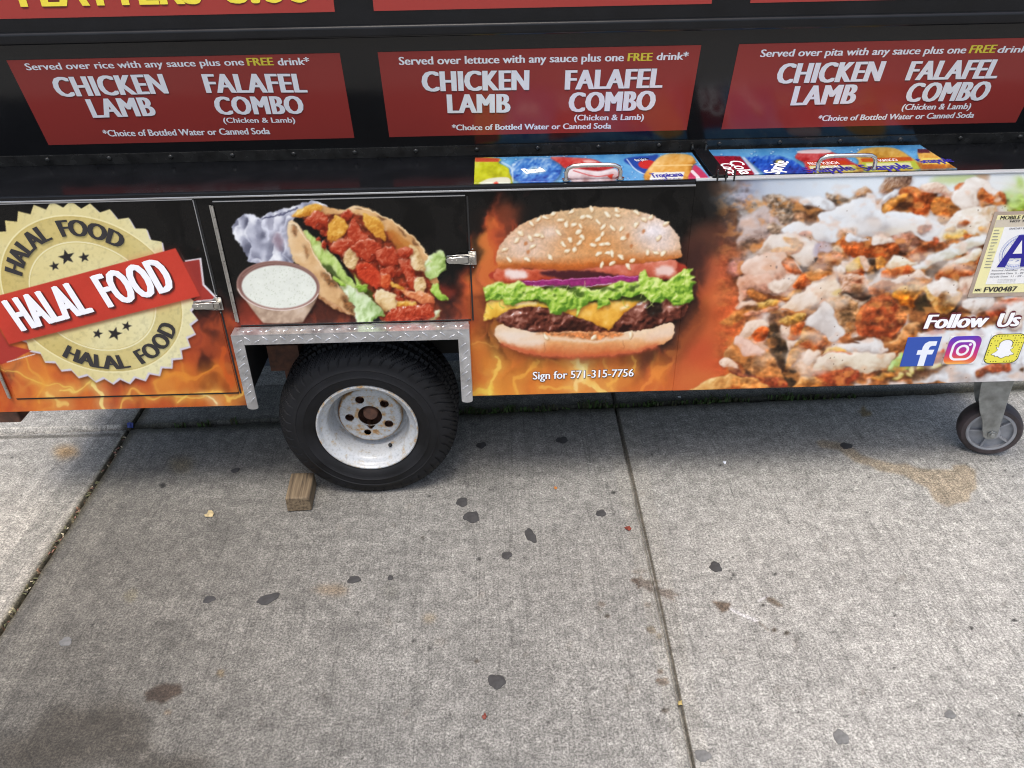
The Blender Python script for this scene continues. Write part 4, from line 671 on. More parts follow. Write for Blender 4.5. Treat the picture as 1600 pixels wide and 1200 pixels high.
# ---- fine coloured sheets, and lettering ----
def sample(c, px):
    x = np.clip(px[..., 0]-c.x0-.5, 0, c.w-1.001); y = np.clip(px[..., 1]-c.y0-.5, 0, c.h-1.001)
    xi, yi = x.astype(int), y.astype(int); fx, fy = (x-xi)[..., None], (y-yi)[..., None]; A = c.a
    return (A[yi, xi]*(1-fx)+A[yi, xi+1]*fx)*(1-fy)+(A[yi+1, xi]*(1-fx)+A[yi+1, xi+1]*fx)*fy
def sheet(name, V, cols, m, parent, attr='Print', drop=None, skirt=None, smooth=False):
    ny, nx = V.shape[:2]; idx = np.arange(nx*ny).reshape(ny, nx)
    q = np.stack([idx[:-1, :-1], idx[:-1, 1:], idx[1:, 1:], idx[1:, :-1]], -1).reshape(-1, 4)
    if drop is not None:
        C = (V[:-1, :-1]+V[1:, 1:]).reshape(-1, 3)/2; q = q[~drop(C)]
    vs = V.reshape(-1, 3); cs = cols.reshape(-1, 3)
    if skirt is not None:        # side walls, so that the sheet is a slab and not a film
        ring = np.concatenate([idx[0, :], idx[1:, -1], idx[-1, ::-1][1:], idx[::-1, 0][1:-1]]); n0 = len(vs)
        vs = np.vstack([vs, vs[ring]+np.array(skirt)]); cs = np.vstack([cs, cs[ring]]); k = np.arange(len(ring)); k2 = (k+1) % len(ring)
        q = np.vstack([q, np.stack([ring[k2], ring[k], n0+k, n0+k2], -1)])
    me = bpy.data.meshes.new(name); me.vertices.add(len(vs)); me.vertices.foreach_set('co', vs.astype(np.float32).ravel())
    me.loops.add(len(q)*4); me.loops.foreach_set('vertex_index', q.astype(np.int32).ravel()); me.polygons.add(len(q)); me.polygons.foreach_set('loop_start', np.arange(0, len(q)*4, 4, dtype=np.int32))
    me.update(calc_edges=True); a = me.color_attributes.new(attr, 'FLOAT_COLOR', 'POINT')
    a.data.foreach_set('color', np.hstack([cs, np.ones((len(cs), 1))]).astype(np.float32).ravel())
    return link(name, me, m, parent, smooth)
KPR = 0.90
def wrap_sheet(name, c, x0, x1, z0, z1, y, parent, drop=None, skirt=None, st=.0015, m=None):
    xs = np.linspace(x0, x1, max(2, int((x1-x0)/st))); zs = np.linspace(z0, z1, max(2, int((z1-z0)/st)))
    V = np.zeros((len(zs), len(xs), 3)); V[..., 0] = xs; V[..., 2] = zs[:, None]; V[..., 1] = D
    cols = lin(np.clip(sample(c, proj(V)), 0, 1))*KPR; V[..., 1] = y
    return sheet(name, V, cols, m or M_PRINT, parent, 'Print', drop, skirt)
_glyph = {}
def glyphs(body, off=0.0, space=1.0):
    k = (body, off, space)
    if k not in _glyph:
        c = bpy.data.curves.new('lettering', 'FONT'); c.body = body; c.offset = off; c.space_character = space; c.resolution_u = 3; c.fill_mode = 'FRONT'
        o = bpy.data.objects.new('lettering', c); COL.objects.link(o); bpy.context.view_layer.update(); me = o.evaluated_get(bpy.context.evaluated_depsgraph_get()).to_mesh()
        v = np.array([w.co[:] for w in me.vertices]); f = [tuple(p.vertices) for p in me.polygons]; bpy.data.objects.remove(o); bpy.data.curves.remove(c); _glyph[k] = (v, f)
    return _glyph[k]
CAPH = .0
def text(mb, body, pl, bl, br, ytop, mi=0, shift=0.0, n=1, off=.0012, ring=0.0, bold=0.0, dn=.00006, slant=0.0, px=True, h=None, space=1.0, dx=0.0, dy=0.0):
    """letter a line on a plane: bl and br are the ends of its base line, ytop the picture row of its capitals' top"""
    v, f = glyphs(body, bold, space); cap = 0.682
    A, B = (pl.at(*bl), pl.at(*br)) if px else (np.array(bl, float), np.array(br, float))
    X = B-A; W = np.linalg.norm(X); X = X/W; U = np.cross(pl.n, X); U /= np.linalg.norm(U)
    if U @ pl.u < 0: U = -U
    if h is None:
        lo, hi = 0.0, .6
        for _ in range(40):
            mid = (lo+hi)/2
            if proj(A+U*mid)[1] > ytop: lo = mid
            else: hi = mid
        h = lo
    x = (v[:, 0]-v[:, 0].min())/(v[:, 0].max()-v[:, 0].min()); y = v[:, 1]/cap
    offs = [(dx, dy)]
    if n > 1: offs = [((k/(n-1)-.5)*shift+dx, dy) for k in range(n)]
    if ring: offs = [(dx+ring*math.cos(a), dy+ring*math.sin(a)) for a in np.linspace(0, 2*math.pi, 13)[:-1]]+offs
    for k, (ox, oy) in enumerate(offs):
        w = max(W-shift*h, W*.5)
        P = A + np.outer(shift*h*.5 + x*w + (ox+slant*y)*h, X) + np.outer((y+oy)*h, U) + pl.n*(off+k*dn)
        mb.add(P, f, mi)
    return h
# ================= the pavement =================
M_CONC = concrete_mat('pavement concrete', (.236, .231, .215, 1)); M_KERB = concrete_mat('kerb concrete', (.33, .32, .30, 1), False); M_FAR = concrete_mat('far pavement', (.205, .20, .186, 1), False); M_ASPH = concrete_mat('asphalt', (.05, .05, .052, 1), False)
def paint_ground():
    c = Canvas(-260, 560, 2160, 760, (128, 128, 128)); X, Y = c.X, c.Y
    n, n2, n3 = c.noise(160, 1, 1.5), c.noise(60, 2, 1.5), c.noise(24, 3)
    jx = np.interp(Y, [560, 670, 985, 1320], [290, 205, 0, -218])
    t = np.ones(X.shape)
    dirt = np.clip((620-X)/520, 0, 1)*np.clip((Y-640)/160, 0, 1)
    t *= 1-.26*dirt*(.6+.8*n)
    t *= 1-.16*np.clip((n2-.5)*3, 0, 1)*np.clip((900-X)/500, 0, 1)
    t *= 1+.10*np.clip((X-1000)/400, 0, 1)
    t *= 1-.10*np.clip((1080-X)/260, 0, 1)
    t = np.where(X < jx, 1.06+.05*n2, t)
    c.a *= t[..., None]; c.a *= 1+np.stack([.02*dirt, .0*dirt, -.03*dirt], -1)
    def spot(x, y, rx, ry, col, a=.9, an=0, soft=.7, rough=.12, seed=0):
        g = np.random.default_rng(int(x*7+y)+seed); e = ell(0, 0, rx, ry, an, 14); e = e*(1+g.normal(0, rough, (14, 1))); c.fill(e+(x, y), col, a, soft)
    # wet or greasy stains and drips
    for x, y, rx, ry, a in ((120, 1150, 95, 46, .8), (60, 1190, 90, 40, .6), (170, 1120, 50, 26, .6), (230, 1195, 60, 22, .6), (300, 1195, 40, 16, .5), (215, 1130, 26, 18, .5)): spot(x, y, rx, ry, (60, 57, 53), a, 0, 9, .25)
    spot(255, 1083, 28, 13, (58, 49, 43), .85, -.25, 1.5); spot(262, 1113, 6, 4, (90, 80, 70), .7); spot(345, 1052, 7, 6, (104, 92, 74), .7); spot(205, 930, 12, 9, (96, 92, 80), .6, -.8, 2)
    spot(1003, 910, 15, 9, (66, 56, 50), .85, .2, .9, .3); spot(1040, 926, 20, 6, (78, 66, 60), .8, .35, .9, .3); spot(1000, 893, 14, 3, (100, 92, 86), .6, 0, 1.4); spot(1012, 945, 6, 4, (80, 70, 64), .7)
    c.fill([(1111, 938), (1142, 942), (1140, 952), (1128, 957), (1120, 948)], (78, 68, 60), .9, .7, False); c.stroke([(1140, 950), (1160, 960), (1184, 970)], 4, (176, 176, 186), .55, 1.4); c.stroke([(1184, 970), (1200, 984)], 2, (96, 88, 80), .7, .8)
    c.fill([(1194, 930), (1210, 935), (1226, 948), (1215, 948), (1200, 940)], (78, 70, 62), .85, .8, False); c.stroke([(1186, 938), (1200, 930)], 3, (172, 172, 182), .55, 1.2); spot(1192, 945, 3, 2.4, (40, 38, 36), .95)
    spot(1210, 984, 4, 3, (70, 62, 54), .9); spot(1229, 989, 4, 3, (66, 60, 52), .9); spot(1018, 984, 8, 6, (86, 76, 62), .85, .5); spot(1030, 994, 5, 5, (90, 80, 66), .8); spot(1036, 1065, 11, 6, (82, 68, 58), .85); spot(1032, 1049, 5, 4, (82, 68, 58), .85); spot(1040, 1110, 6, 4, (70, 64, 58), .85)
    spot(940, 944, 6, 4, (84, 76, 70), .7); spot(949, 963, 4, 3, (64, 58, 52), .9); spot(745, 1033, 4, 3, (70, 64, 58), .8); spot(660, 840, 3, 2, (60, 56, 52), .8)
    st = [(1274, 690), (1284, 688), (1300, 690), (1316, 693), (1330, 698), (1345, 711), (1368, 718), (1400, 725), (1416, 724), (1432, 731), (1450, 733), (1490, 734), (1488, 727), (1508, 726), (1524, 735), (1526, 764), (1516, 770), (1515, 783), (1494, 786), (1482, 792), (1462, 783), (1456, 775), (1450, 762), (1432, 754), (1412, 742), (1396, 739), (1372, 735), (1360, 728), (1336, 722), (1322, 712), (1310, 703), (1282, 700)]
    c.fill(st, (130, 115, 94), .46, 1.8, False, ns=6, amp=.12); c.fill(st, (128, 113, 92), .20, .6, False, ns=6, amp=.2); spot(1352, 645, 12, 6, (112, 96, 68), .8, .2, 1.4, .3); spot(103, 706, 20, 9, (150, 116, 74), .7, 0, 5)
    spot(285, 725, 18, 12, (110, 96, 66), .4, 0, 5); spot(515, 922, 28, 7, (110, 92, 72), .5, 0, 4); spot(670, 966, 10, 7, (112, 100, 82), .5, 0, 3); spot(610, 924, 12, 12, (100, 100, 98), .6, 0, 3)
    g = np.random.default_rng(8)
    for i in range(420):
        x, y = g.uniform(-100, 1700), g.uniform(700, 1260); r = g.uniform(.5, 1.6)*(1 if g.random() < .93 else 2.2); d = g.uniform(20, 80); spot(x, y, r*1.3, r, (d, d, d), .85, 0, .4, .25, i)
    for i in range(60):
        x, y = g.uniform(-100, 1700), g.uniform(700, 1260); spot(x, y, g.uniform(3, 9), g.uniform(2, 6), (104, 101, 98), .45, g.uniform(0, 3), 1.5, .25, i)
    # dirt along the joints, smoother trowelled borders beside them
    for off, w, col, a in ((-34, 30, (112, 111, 108), .5), (34, 34, (112, 110, 106), .4)):
        c.stroke([(290+off*.7, 545), (205+off*.8, 670), (0+off*1.6, 985), (-218+off*2, 1320)], w, col, a, .8)
    c.stroke([(957, 600), (965, 645), (1028, 925), (1085, 1200), (1108, 1310)], 52, (134, 133, 130), .4, .8)
    c.stroke([(290, 545), (205, 670), (0, 985), (-218, 1320)], 9, (58, 54, 40), .85, 2.4); c.stroke([(957, 600), (965, 645), (1028, 925), (1085, 1200), (1108, 1310)], 4, (66, 62, 55), .85, 1.0)
    for i in range(70):
        y = g.uniform(680, 1200); x = np.interp(y, [670, 985, 1320], [205, 0, -218])+g.normal(0, 2.5); spot(x, y, g.uniform(1, 3), g.uniform(1, 2), ((200, 190, 160), (110, 104, 66), (40, 36, 30), (150, 110, 90))[g.integers(0, 4)], .85, g.uniform(0, 3), .5)
    c.stroke([(-260, 690), (0, 683), (185, 679)], 5, (84, 82, 78), .7, 1); c.stroke([(-260, 675), (0, 669), (188, 664)], 1.8, (176, 174, 170), .7, .8)
    c.stroke([(200, 668), (430, 660), (700, 646), (960, 634), (1240, 620), (1620, 603)], 12, (44, 44, 36), .85, 2.4)
    c.fill([(-260, 655), (0, 650), (0, 668), (-260, 674)], (140, 138, 132), .4, 2, False)
    return c
def groove_y(x): return 2.053+.0285*(x+.17)
GROUND_ART = paint_ground()
_xs = np.unique(np.round(np.concatenate([np.arange(-2.2, 2.2, .004), -1.1365+np.linspace(-.016, .016, 17), .349+np.linspace(-.012, .012, 17)]), 5)); _ys = np.arange(.5, 2.24, .004)
_V = np.zeros((len(_ys), len(_xs), 3)); _V[..., 0] = _xs; _V[..., 1] = _ys[:, None]
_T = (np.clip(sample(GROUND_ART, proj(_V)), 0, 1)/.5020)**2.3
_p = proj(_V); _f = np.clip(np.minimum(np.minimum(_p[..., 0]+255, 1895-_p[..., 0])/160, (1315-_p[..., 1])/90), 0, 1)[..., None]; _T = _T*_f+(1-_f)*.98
_gn = fbm(len(_ys), len(_xs), 14, 77, 3); _gn2 = fbm(len(_ys), len(_xs), 60, 78, 3)
_jx = -1.1365+.0*_ys[:, None]; _w = .0065+.007*(_gn-.4)
_z = -.016*np.clip((_w-np.abs(_V[..., 0]-_jx))/.004, 0, 1)
_z -= .010*np.clip((.0038-np.abs(_V[..., 0]-(.352-.012*(2.05-_V[..., 1]))))/.003, 0, 1)
_gy = groove_y(_V[..., 0]); _z = np.minimum(_z, -.02*np.clip((.011+.016*(_gn-.5)-np.abs(_V[..., 1]-_gy))/.005, 0, 1))
_z += (_gn2-.5)*.003
_V[..., 2] = _z
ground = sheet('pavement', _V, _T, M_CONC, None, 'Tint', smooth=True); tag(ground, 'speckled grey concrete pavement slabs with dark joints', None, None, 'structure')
mb = MB()      # the rest of the pavement, out of the picture
for a in ((-40, -2.2, -40, 2.24), (2.2, 40, -40, 2.24), (-2.2, 2.2, -40, .5)): mb.add([(a[0], a[2], -.0015), (a[1], a[2], -.0015), (a[1], a[3], -.0015), (a[0], a[3], -.0015)], [(0, 1, 2, 3)])
tag(mb.build('outer_pavement', M_FAR), 'plain grey concrete pavement beyond the slabs', None, None, 'structure')
mb = MB(); mb.box(-40, 40, 2.24, 2.38, -.15, -.001); tag(mb.build('kerb', M_KERB, bevel=.012), 'grey concrete kerb behind the cart', None, None, 'structure')
mb = MB(); mb.add([(-80, 2.3, -.13), (80, 2.3, -.13), (80, 80, -.13), (-80, 80, -.13)], [(0, 1, 2, 3)]); tag(mb.build('road', M_ASPH), 'dark asphalt road behind the cart', None, None, 'structure')

# ================= the cart =================
WR = paint_wrap()
cart = empty('food_cart', (0, D, 0)); tag(cart, 'black food cart wrapped in burger, gyro and flame pictures, standing on the pavement', 'food cart')
class _Sub:      # parts are made in world coordinates, then hung under the cart
    pass
def part(o, parent=cart):
    o.parent = parent; m = parent.matrix_world.copy() if parent is not cart else Matrix.Translation((0, D, 0))
    o.matrix_parent_inverse = Matrix.Translation((0, -D, 0)) if parent is cart else Matrix.Identity(4); return o
X0, X1, YE_ = -1.30, 1.47, 2.95
HX0, HX1, HZ = -.626, -.074, .505           # wheel opening in the front wall
ZB = .315
mb = MB()
mb.box(X0, HX0-.004, D+.0015, YE_, ZB, ZT-.012); mb.box(HX1+.004, X1, D+.0015, YE_, ZB, ZT-.012); mb.box(HX0-.0035, HX1+.0035, D+.0015, YE_, HZ+.006, ZT-.014); mb.box(HX0-.002, HX1+.002, 2.02, YE_, .235, HZ+.004)
mb.box(X0+.01, X1-.01, 1.90, YE_-.01, ZT-.01, 2.05)
body = part(mb.build('body', M_UNDER))
doors = [(-1.187, -.6455, .349, .838), (-.6035, -.0665, .5345, .832)]
def drop(C):
    k = (C[:, 0] > HX0) & (C[:, 0] < HX1) & (C[:, 2] < HZ)
    for a in doors: k |= (C[:, 0] > a[0]+.006) & (C[:, 0] < a[1]-.006) & (C[:, 2] > a[2]+.006) & (C[:, 2] < a[3]-.006)
    return k | (C[:, 0] > .431) | ((C[:, 0] > HX1-.002) & (C[:, 2] < .3175))
front = part(wrap_sheet('front_panel', WR, X0, .434, .3085, ZT-.008, D, cart, drop))
d1 = part(wrap_sheet('door', WR, *doors[0], D-.0028, cart, None, (0, .0027, 0))); tag(d1, 'door printed with a round halal food seal')
d2 = part(wrap_sheet('door', WR, *doors[1], D-.0028, cart, None, (0, .0027, 0))); tag(d2, 'door printed with a filled gyro and a cup of white sauce')
board = part(wrap_sheet('display_board', WR, .427, X1, .3175, ZT-.0025, D-.0014, cart, None, (0, .0013, 0)))
mb = MB(); mb.box(.427, X1, D-.0035, D+.014, ZT-.0022, ZT+.0022); part(mb.build('board_edge', M_LIP, bevel=.001))
# bright door edges, shadow gaps
for dr, (a, b, c0, c1) in ((d1, doors[0]), (d2, doors[1])):
    mb = MB(); mb.box(a, b, D-.0042, D-.0002, c1+.0006, c1+.0026); 
    if dr is d1: mb.box(b+.0005, b+.0022, D-.0042, D-.0002, .585, c1+.0006)
    o = mb.build('door_edge', M_EDGE, dr)
    mb = MB(); mb.box(b+.0026, b+.0062, D-.0012, D-.0002, c0-.004, c1); mb.box(a, b, D-.0012, D-.0002, c0-.0045, c0-.0006); mb.build('door_gap', M_UNDER, dr)
def hinge(x, z0, z1, par, nm='hinge'):
    mb = MB(); n = int((z1-z0)/.024)
    for i in range(n):
        a, b = z0+(z1-z0)*i/n, z0+(z1-z0)*(i+1)/n-.0008; mb.tube([(x, D-.005, a), (x, D-.005, b)], .0032, 10)
    mb.box(x-.0062, x-.002, D-.0046, D-.003, z0, z1); mb.build(nm, M_STEEL, par, smooth=True)
hinge(-.6065, .545, .826, d2); hinge(-1.1985, .352, .47, d1)
def latch(x, z, par):
    mb = MB(); y = D-.003
    mb.box(x-.002, x+.016, y-.003, y, z-.016, z+.016)                      # keeper plate
    mb.prism([(x+.0005, y-.004, z+.004), (x+.0135, y-.004, z+.004), (x+.0135, y-.015, z+.009), (x+.0005, y-.015, z+.009)], (0, 0, -.016))
    pts = [(x-.002, z-.0075), (x-.002, z+.0075), (x-.022, z+.0078), (x-.036, z+.0055)]
    pts += [(x-.042+.0085*math.cos(a), z-.001+.0075*math.sin(a)) for a in np.linspace(math.radians(80), math.radians(280), 9)] + [(x-.034, z-.0085)]
    mb.prism([(p, y-.012, q) for p, q in pts], (0, .0035, 0))             # lever
    mb.tube([(x-.030, y-.006, z+.010), (x-.004, y-.010, z+.011), (x+.006, y-.011, z+.0105), (x+.008, y-.011, z-.010), (x-.004, y-.010, z-.0105), (x-.030, y-.006, z-.0095)], .0013, 8)
    mb.tube([(x-.052, y-.002, z-.001), (x-.040, y-.006, z-.001)], .0012, 8); mb.box(x-.05, x-.012, y-.002, y, z-.007, z+.007)
    for dx, dz in ((.007, .0195), (.007, -.0195)): mb.tube([(x+dx, y, z+dz), (x+dx+.002, y-.006, z+dz+(.004 if dz > 0 else -.002))], .0018, 8)
    for k in range(2): mb.tube([(x-.038+.010*k, y-.0123, z-.001), (x-.038+.010*k, y-.0135, z-.001)], .002, 8)
    mb.build('latch', M_STEEL, par, smooth=True, bevel=.0006, seg=1)
latch(-.649, .5925, d1); latch(-.064, .6895, d2)
# counter
mb = MB(); mb.box(X0, X1, D+.0006, YB+.03, ZT-.0118, ZT); mb.box(X0, .4265, D-.004, D+.0004, ZT-.0118, ZT); counter = part(mb.build('counter', M_BLACK, bevel=.0022, seg=2))
mb = MB(); mb.box(X0, .427, D-.0056, D-.0042, ZT-.0122, ZT-.0085); part(mb.build('counter_edge', M_EDGE, bevel=.0006))
# leaning panel, flange, trim bar, upper wall
def lp(x, s, o=0.0): return tuple(np.array(LEAN.o)+np.array([x, 0, 0])+LEAN.u*s+LEAN.n*o)
SL = (1.145-ZT)/math.cos(TH)
mb = MB(); mb.prism([lp(X0, .001), lp(X1, .001), lp(X1, SL), lp(X0, SL)], tuple(-LEAN.n*.02)); lean = part(mb.build('leaning_panel', M_LEAN))
mb = MB(); mb.prism([lp(X0, .0012, .003), lp(X1, .0012, .003), lp(X1, .027, .003), lp(X0, .027, .003)], tuple(-LEAN.n*.0028)); flange = mb.build('flange', M_FLANGE, part(mb.build('panel_foot', M_UNDER)))
_pf = flange.parent; bpy.data.objects.remove(_pf); flange = part(flange)
for i, x in enumerate(np.arange(-1.178, 1.45, .142)):
    mb = MB(); p = np.array(lp(x, .0165, .003)); n_ = LEAN.n
    mb.tube([p, p+n_*.0012, p+n_*.0028, p+n_*.0036], [.0058, .0056, .0040, .0012], 14); mb.build('rivet', M_FLANGE, flange, smooth=True)
yl = lp(0, SL)[1]
mb = MB(); mb.prism([(X0, yl-.004, 1.1305), (X0, yl-.016, 1.1315), (X0, yl-.019, 1.136), (X0, yl-.019, 1.1515), (X0, yl-.0165, 1.1545), (X0, yl+.01, 1.1555), (X0, yl+.02, 1.1305)], (X1-X0, 0, 0)); part(mb.build('trim_bar', M_BLACK, bevel=.002, seg=2))
YU = 1.79
mb = MB(); mb.box(X0, X1, YU, 1.905, 1.148, 2.05); upper = part(mb.build('upper_wall', M_BLACK))
UPPER = Plane((0, YU, 0), (0, -1, 0), (0, 0, 1))
# banners
def flat(mb, pl, pts, off=.0006, mi=0, th=.0006):
    P = [np.array(p)+pl.n*off for p in pts]; mb.prism(P, tuple(-pl.n*th), mi)
def banner_rect(pl, x0, x1, s0, s1):
    f = (lambda x, s: np.array(LEAN.o)+np.array([x, 0, 0])+LEAN.u*s) if pl is LEAN else (lambda x, s: np.array([x, YU, s]))
    mb = MB(); flat(mb, pl, [f(x0, s0), f(x1, s0), f(x1, s1), f(x0, s1)], .0009, 0, .0009); return mb
s0, s1 = (.9055-ZT)/math.cos(TH), (1.0985-ZT)/math.cos(TH)
def line(nm, m, par, *a, **k):
    q = MB(); text(q, *a, **k); return q.build(nm, m, par)
C1 = crop(0, 0, 2.6667); C2 = crop(560, 0, 2.857); C3 = crop(1060, 0, 2.963)
BAN = [(-1.018, -.3215, C1, 0, 2.6667, [('Served over rice with any sauce plus one', (113, 291), (1020, 270), 263), ('drink*', (1160, 271), (1293, 268), 241)], ('FREE', (1033, 272), (1143, 270), 240),
        [('CHICKEN', (243, 402), (706, 387), 321), ('LAMB', (389, 489), (656, 480), 412), ('FALAFEL', (861, 385), (1283, 383), 307), ('COMBO', (905, 476), (1272, 472), 402)], [('(Chicken & Lamb)', (933, 510), (1232, 509), 489), ('*Choice of Bottled Water or Canned Soda', (436, 567), (1128, 557), 541)]),
       (-.2415, .4435, C2, 560, 2.857, [('Served over lettuce with any sauce plus one', (182, 288), (1184, 271), 253), ('drink*', (1329, 267), (1471, 264), 234)], ('FREE', (1200, 271), (1311, 269), 236),
        [('CHICKEN', (286, 406), (762, 399), 318), ('LAMB', (398, 503), (679, 500), 420), ('FALAFEL', (920, 398), (1355, 389), 312), ('COMBO', (936, 498), (1321, 489), 412)], [('(Chicken & Lamb)', (962, 536), (1273, 533), 511), ('*Choice of Bottled Water or Canned Soda', (418, 580), (1128, 572), 555)]),
       (.524, 1.2095, C3, 1060, 2.963, [('Served over pita with any sauce plus one', (376, 262), (1326, 245), 228), ('drink*', (1471, 243), (1640, 240), 212)], ('FREE', (1341, 245), (1462, 242), 208),
        [('CHICKEN', (446, 385), (931, 373), 293), ('LAMB', (516, 486), (812, 477), 397), ('FALAFEL', (1046, 370), (1470, 360), 282), ('COMBO', (1040, 470), (1420, 462), 383)], [('(Chicken & Lamb)', (1030, 507), (1348, 503), 480), ('*Choice of Bottled Water or Canned Soda', (642, 559), (1364, 543), 533)])]
for x0, x1, C, ox, sc, small, free, big, foot in BAN:
    b = part(banner_rect(LEAN, x0, x1, s0, s1).build('menu_banner', M_RED)); L = lambda q: C(q)[0]
    for t, a, e, yt in small+foot: line('lettering', M_WHITE, b, t, LEAN, L(a), L(e), yt/sc, shift=.10, n=4, off=.0016)
    for t, a, e, yt in big:
        line('lettering_edge', M_SHADE, b, t, LEAN, L(a), L(e), yt/sc, shift=.14, n=4, ring=.045, off=.0014, dn=.000012, dx=.012, dy=-.03, space=1.08); line('lettering', M_WHITE, b, t, LEAN, L(a), L(e), yt/sc, shift=.15, n=8, off=.0018, space=1.08)
    t, a, e, yt = free; line('yellow_lettering', M_YEL, b, t, LEAN, L(a), L(e), yt/sc, shift=.12, n=4, off=.0016)
for i, (x0, x1) in enumerate(((-1.06, -.317), (-.238, .451), (.530, 1.22))):
    b = part(banner_rect(UPPER, x0, x1, 1.1805, 1.44).build('price_banner', M_RED))
    if i == 0:
        for t, a, e, yt in (('PLATTERS', (33, 10.5), (318, 5.5), -42), ('8.00', (352, 5), (488, 3), -44)):
            line('yellow_lettering', M_YEL, b, t, UPPER, a, e, yt, shift=.12, n=5, off=.0018); line('lettering_edge', M_SHADE, b, t, UPPER, a, e, yt, shift=.12, n=4, ring=.05, off=.0014, dn=.000012)
# cooler lids on the counter
def paint_lids():
    c = Canvas(720, 205, 800, 110, (96, 166, 222)); A = crop(720, 215, 4.2105); B2 = crop(1070, 200, 3.7209); X, Y = c.X, c.Y; n = c.noise(9, 1)
    c.a += ((c.noise(12, 2, 1.6)-.5)[..., None]*np.array([.35, .3, .2])); g = np.random.default_rng(4)
    for i in range(420):
        x, y = g.uniform(735, 1490), g.uniform(222, 300); r = g.uniform(.7, 2.4); c.fill(ell(x, y, r*1.5, r, 0, 8), (60, 130, 200), .7, .4); c.fill(ell(x-.4, y-.4, r*.9, r*.5, 0, 8), (206, 232, 248), .8, .3)
    YB_ = ((130, 130, 20), (198, 204, 40), (236, 236, 130)); BL = ((26, 60, 150), (70, 130, 210), (190, 220, 246)); RE = ((130, 20, 24), (200, 60, 58), (240, 160, 150))
    c.blob(A((80, 140), (260, 150), (250, 175), (320, 220), (325, 320), (80, 320)), YB_, 6, .3, 8); c.fill(A((90, 138), (255, 146), (250, 168), (95, 168)), (206, 84, 56), 1, .6, False); c.fill(A((135, 300), (200, 276), (310, 272), (312, 316), (130, 318)), (226, 228, 222), .9, .6); c.fill(A((200, 312), (235, 298), (262, 314)), (210, 60, 40), 1, .4, False)
    c.blob(A((330, 190), (400, 150), (520, 140), (640, 160), (660, 230), (600, 300), (420, 310), (330, 260)), BL, 6, .9, 7); c.fill(A((410, 235), (470, 205), (560, 215), (540, 245), (430, 250)), (170, 206, 226), .7, 1, ns=3, amp=.5)
    c.stroke(A((270, 170), (330, 210), (340, 290)), 3, (220, 238, 250), .6, 1.2)
    c.blob(A((590, 138), (700, 138), (860, 150), (940, 180), (1010, 205), (900, 235), (800, 230), (690, 212), (650, 180)), RE, 7, .4, 8); c.fill(A((800, 160), (860, 158), (900, 172), (830, 176)), (244, 214, 210), .8, .8)
    c.blob(A((720, 215), (900, 230), (1020, 215), (1010, 290), (740, 300)), ((160, 120, 120), (226, 214, 220), (246, 244, 248)), 4, .3, 8); c.fill(A((962, 262), (1002, 248), (992, 285)), (206, 60, 40), 1, .3, False); c.stroke(A((740, 225), (880, 262), (1000, 250)), 2, (200, 80, 80), .7, .8)
    c.fill(A((1075, 165), (1110, 140), (1240, 128), (1300, 130), (1220, 260), (1180, 230)), (40, 76, 170), 1, .8); c.fill(A(*[tuple(q) for q in ell(1225, 185, 58, 30, 0, 12)]), (206, 50, 50), 1, .6); c.stroke(A((1090, 150), (1150, 220), (1240, 262)), 2, (210, 226, 246), .8, .7); c.stroke(A((1150, 150), (1230, 145)), 2, (20, 30, 90), .9, .5)
    c.blob(A((1260, 180), (1350, 118), (1500, 122), (1545, 170), (1520, 200), (1500, 282), (1215, 288)), ((150, 84, 20), (222, 164, 76), (246, 214, 150)), 6, .4, 8); c.stroke(A((1262, 192), (1380, 190), (1520, 188)), 2, (244, 214, 150), .8, .8); c.fill(A((1258, 238), (1472, 234), (1460, 276), (1240, 284)), (236, 240, 236), 1, .4, False)
    c.fill(A((1545, 190), (1620, 260), (1620, 290), (1500, 282), (1520, 220)), (196, 60, 100), 1, .8); c.stroke(A((1520, 230), (1560, 270)), 5, (240, 240, 246), .9, .6)
    c.a[:, 1105-720:] = c.a[:, 1105-720:]
    c.fill(B2((110, 170), (320, 172), (415, 286), (230, 292)), (152, 22, 44), 1, .6, False, ns=8, amp=.25); c.fill(B2((330, 176), (410, 284), (440, 280), (350, 178)), (226, 230, 240), .8, .6, False)
    c.blob(B2((345, 176), (540, 165), (640, 200), (725, 270), (470, 282)), ((16, 34, 110), (36, 86, 196), (120, 180, 240)), 5, .8, 7, sm=False); c.fill(B2((510, 200), (570, 190), (590, 222), (540, 240)), (30, 44, 96), .9, 1); c.fill(B2(*[tuple(q) for q in ell(548, 205, 22, 13, 0, 8)]), (190, 176, 70), .9, .6)
    c.blob(B2((640, 180), (680, 140), (800, 134), (900, 165), (960, 200), (1030, 258), (740, 272), (690, 210)), ((120, 20, 20), (178, 46, 50), (226, 130, 130)), 6, .4, 8); c.fill(B2((664, 140), (820, 132), (840, 152), (676, 156)), (236, 230, 236), .9, .6); c.fill(B2((700, 204), (930, 196), (968, 218), (712, 226)), (196, 62, 30), 1, .5, False); c.fill(B2((716, 228), (985, 222), (1030, 258), (745, 268)), (200, 200, 90), 1, .5, False); c.fill(B2((720, 232), (960, 226), (1000, 252), (740, 262)), (232, 236, 214), .8, .6, False)
    c.blob(B2((990, 170), (1040, 128), (1200, 122), (1300, 170), (1365, 245), (1030, 258), (1010, 200)), ((150, 100, 24), (206, 160, 70), (238, 206, 130)), 6, .4, 8); c.fill(B2((1020, 186), (1310, 176), (1322, 198), (1030, 206)), (190, 84, 34), 1, .5, False); c.fill(B2((1024, 208), (1335, 200), (1368, 246), (1040, 258)), (178, 192, 70), 1, .5, False); c.fill(B2((1050, 214), (1310, 208), (1320, 236), (1060, 244)), (226, 230, 200), .8, .6, False)
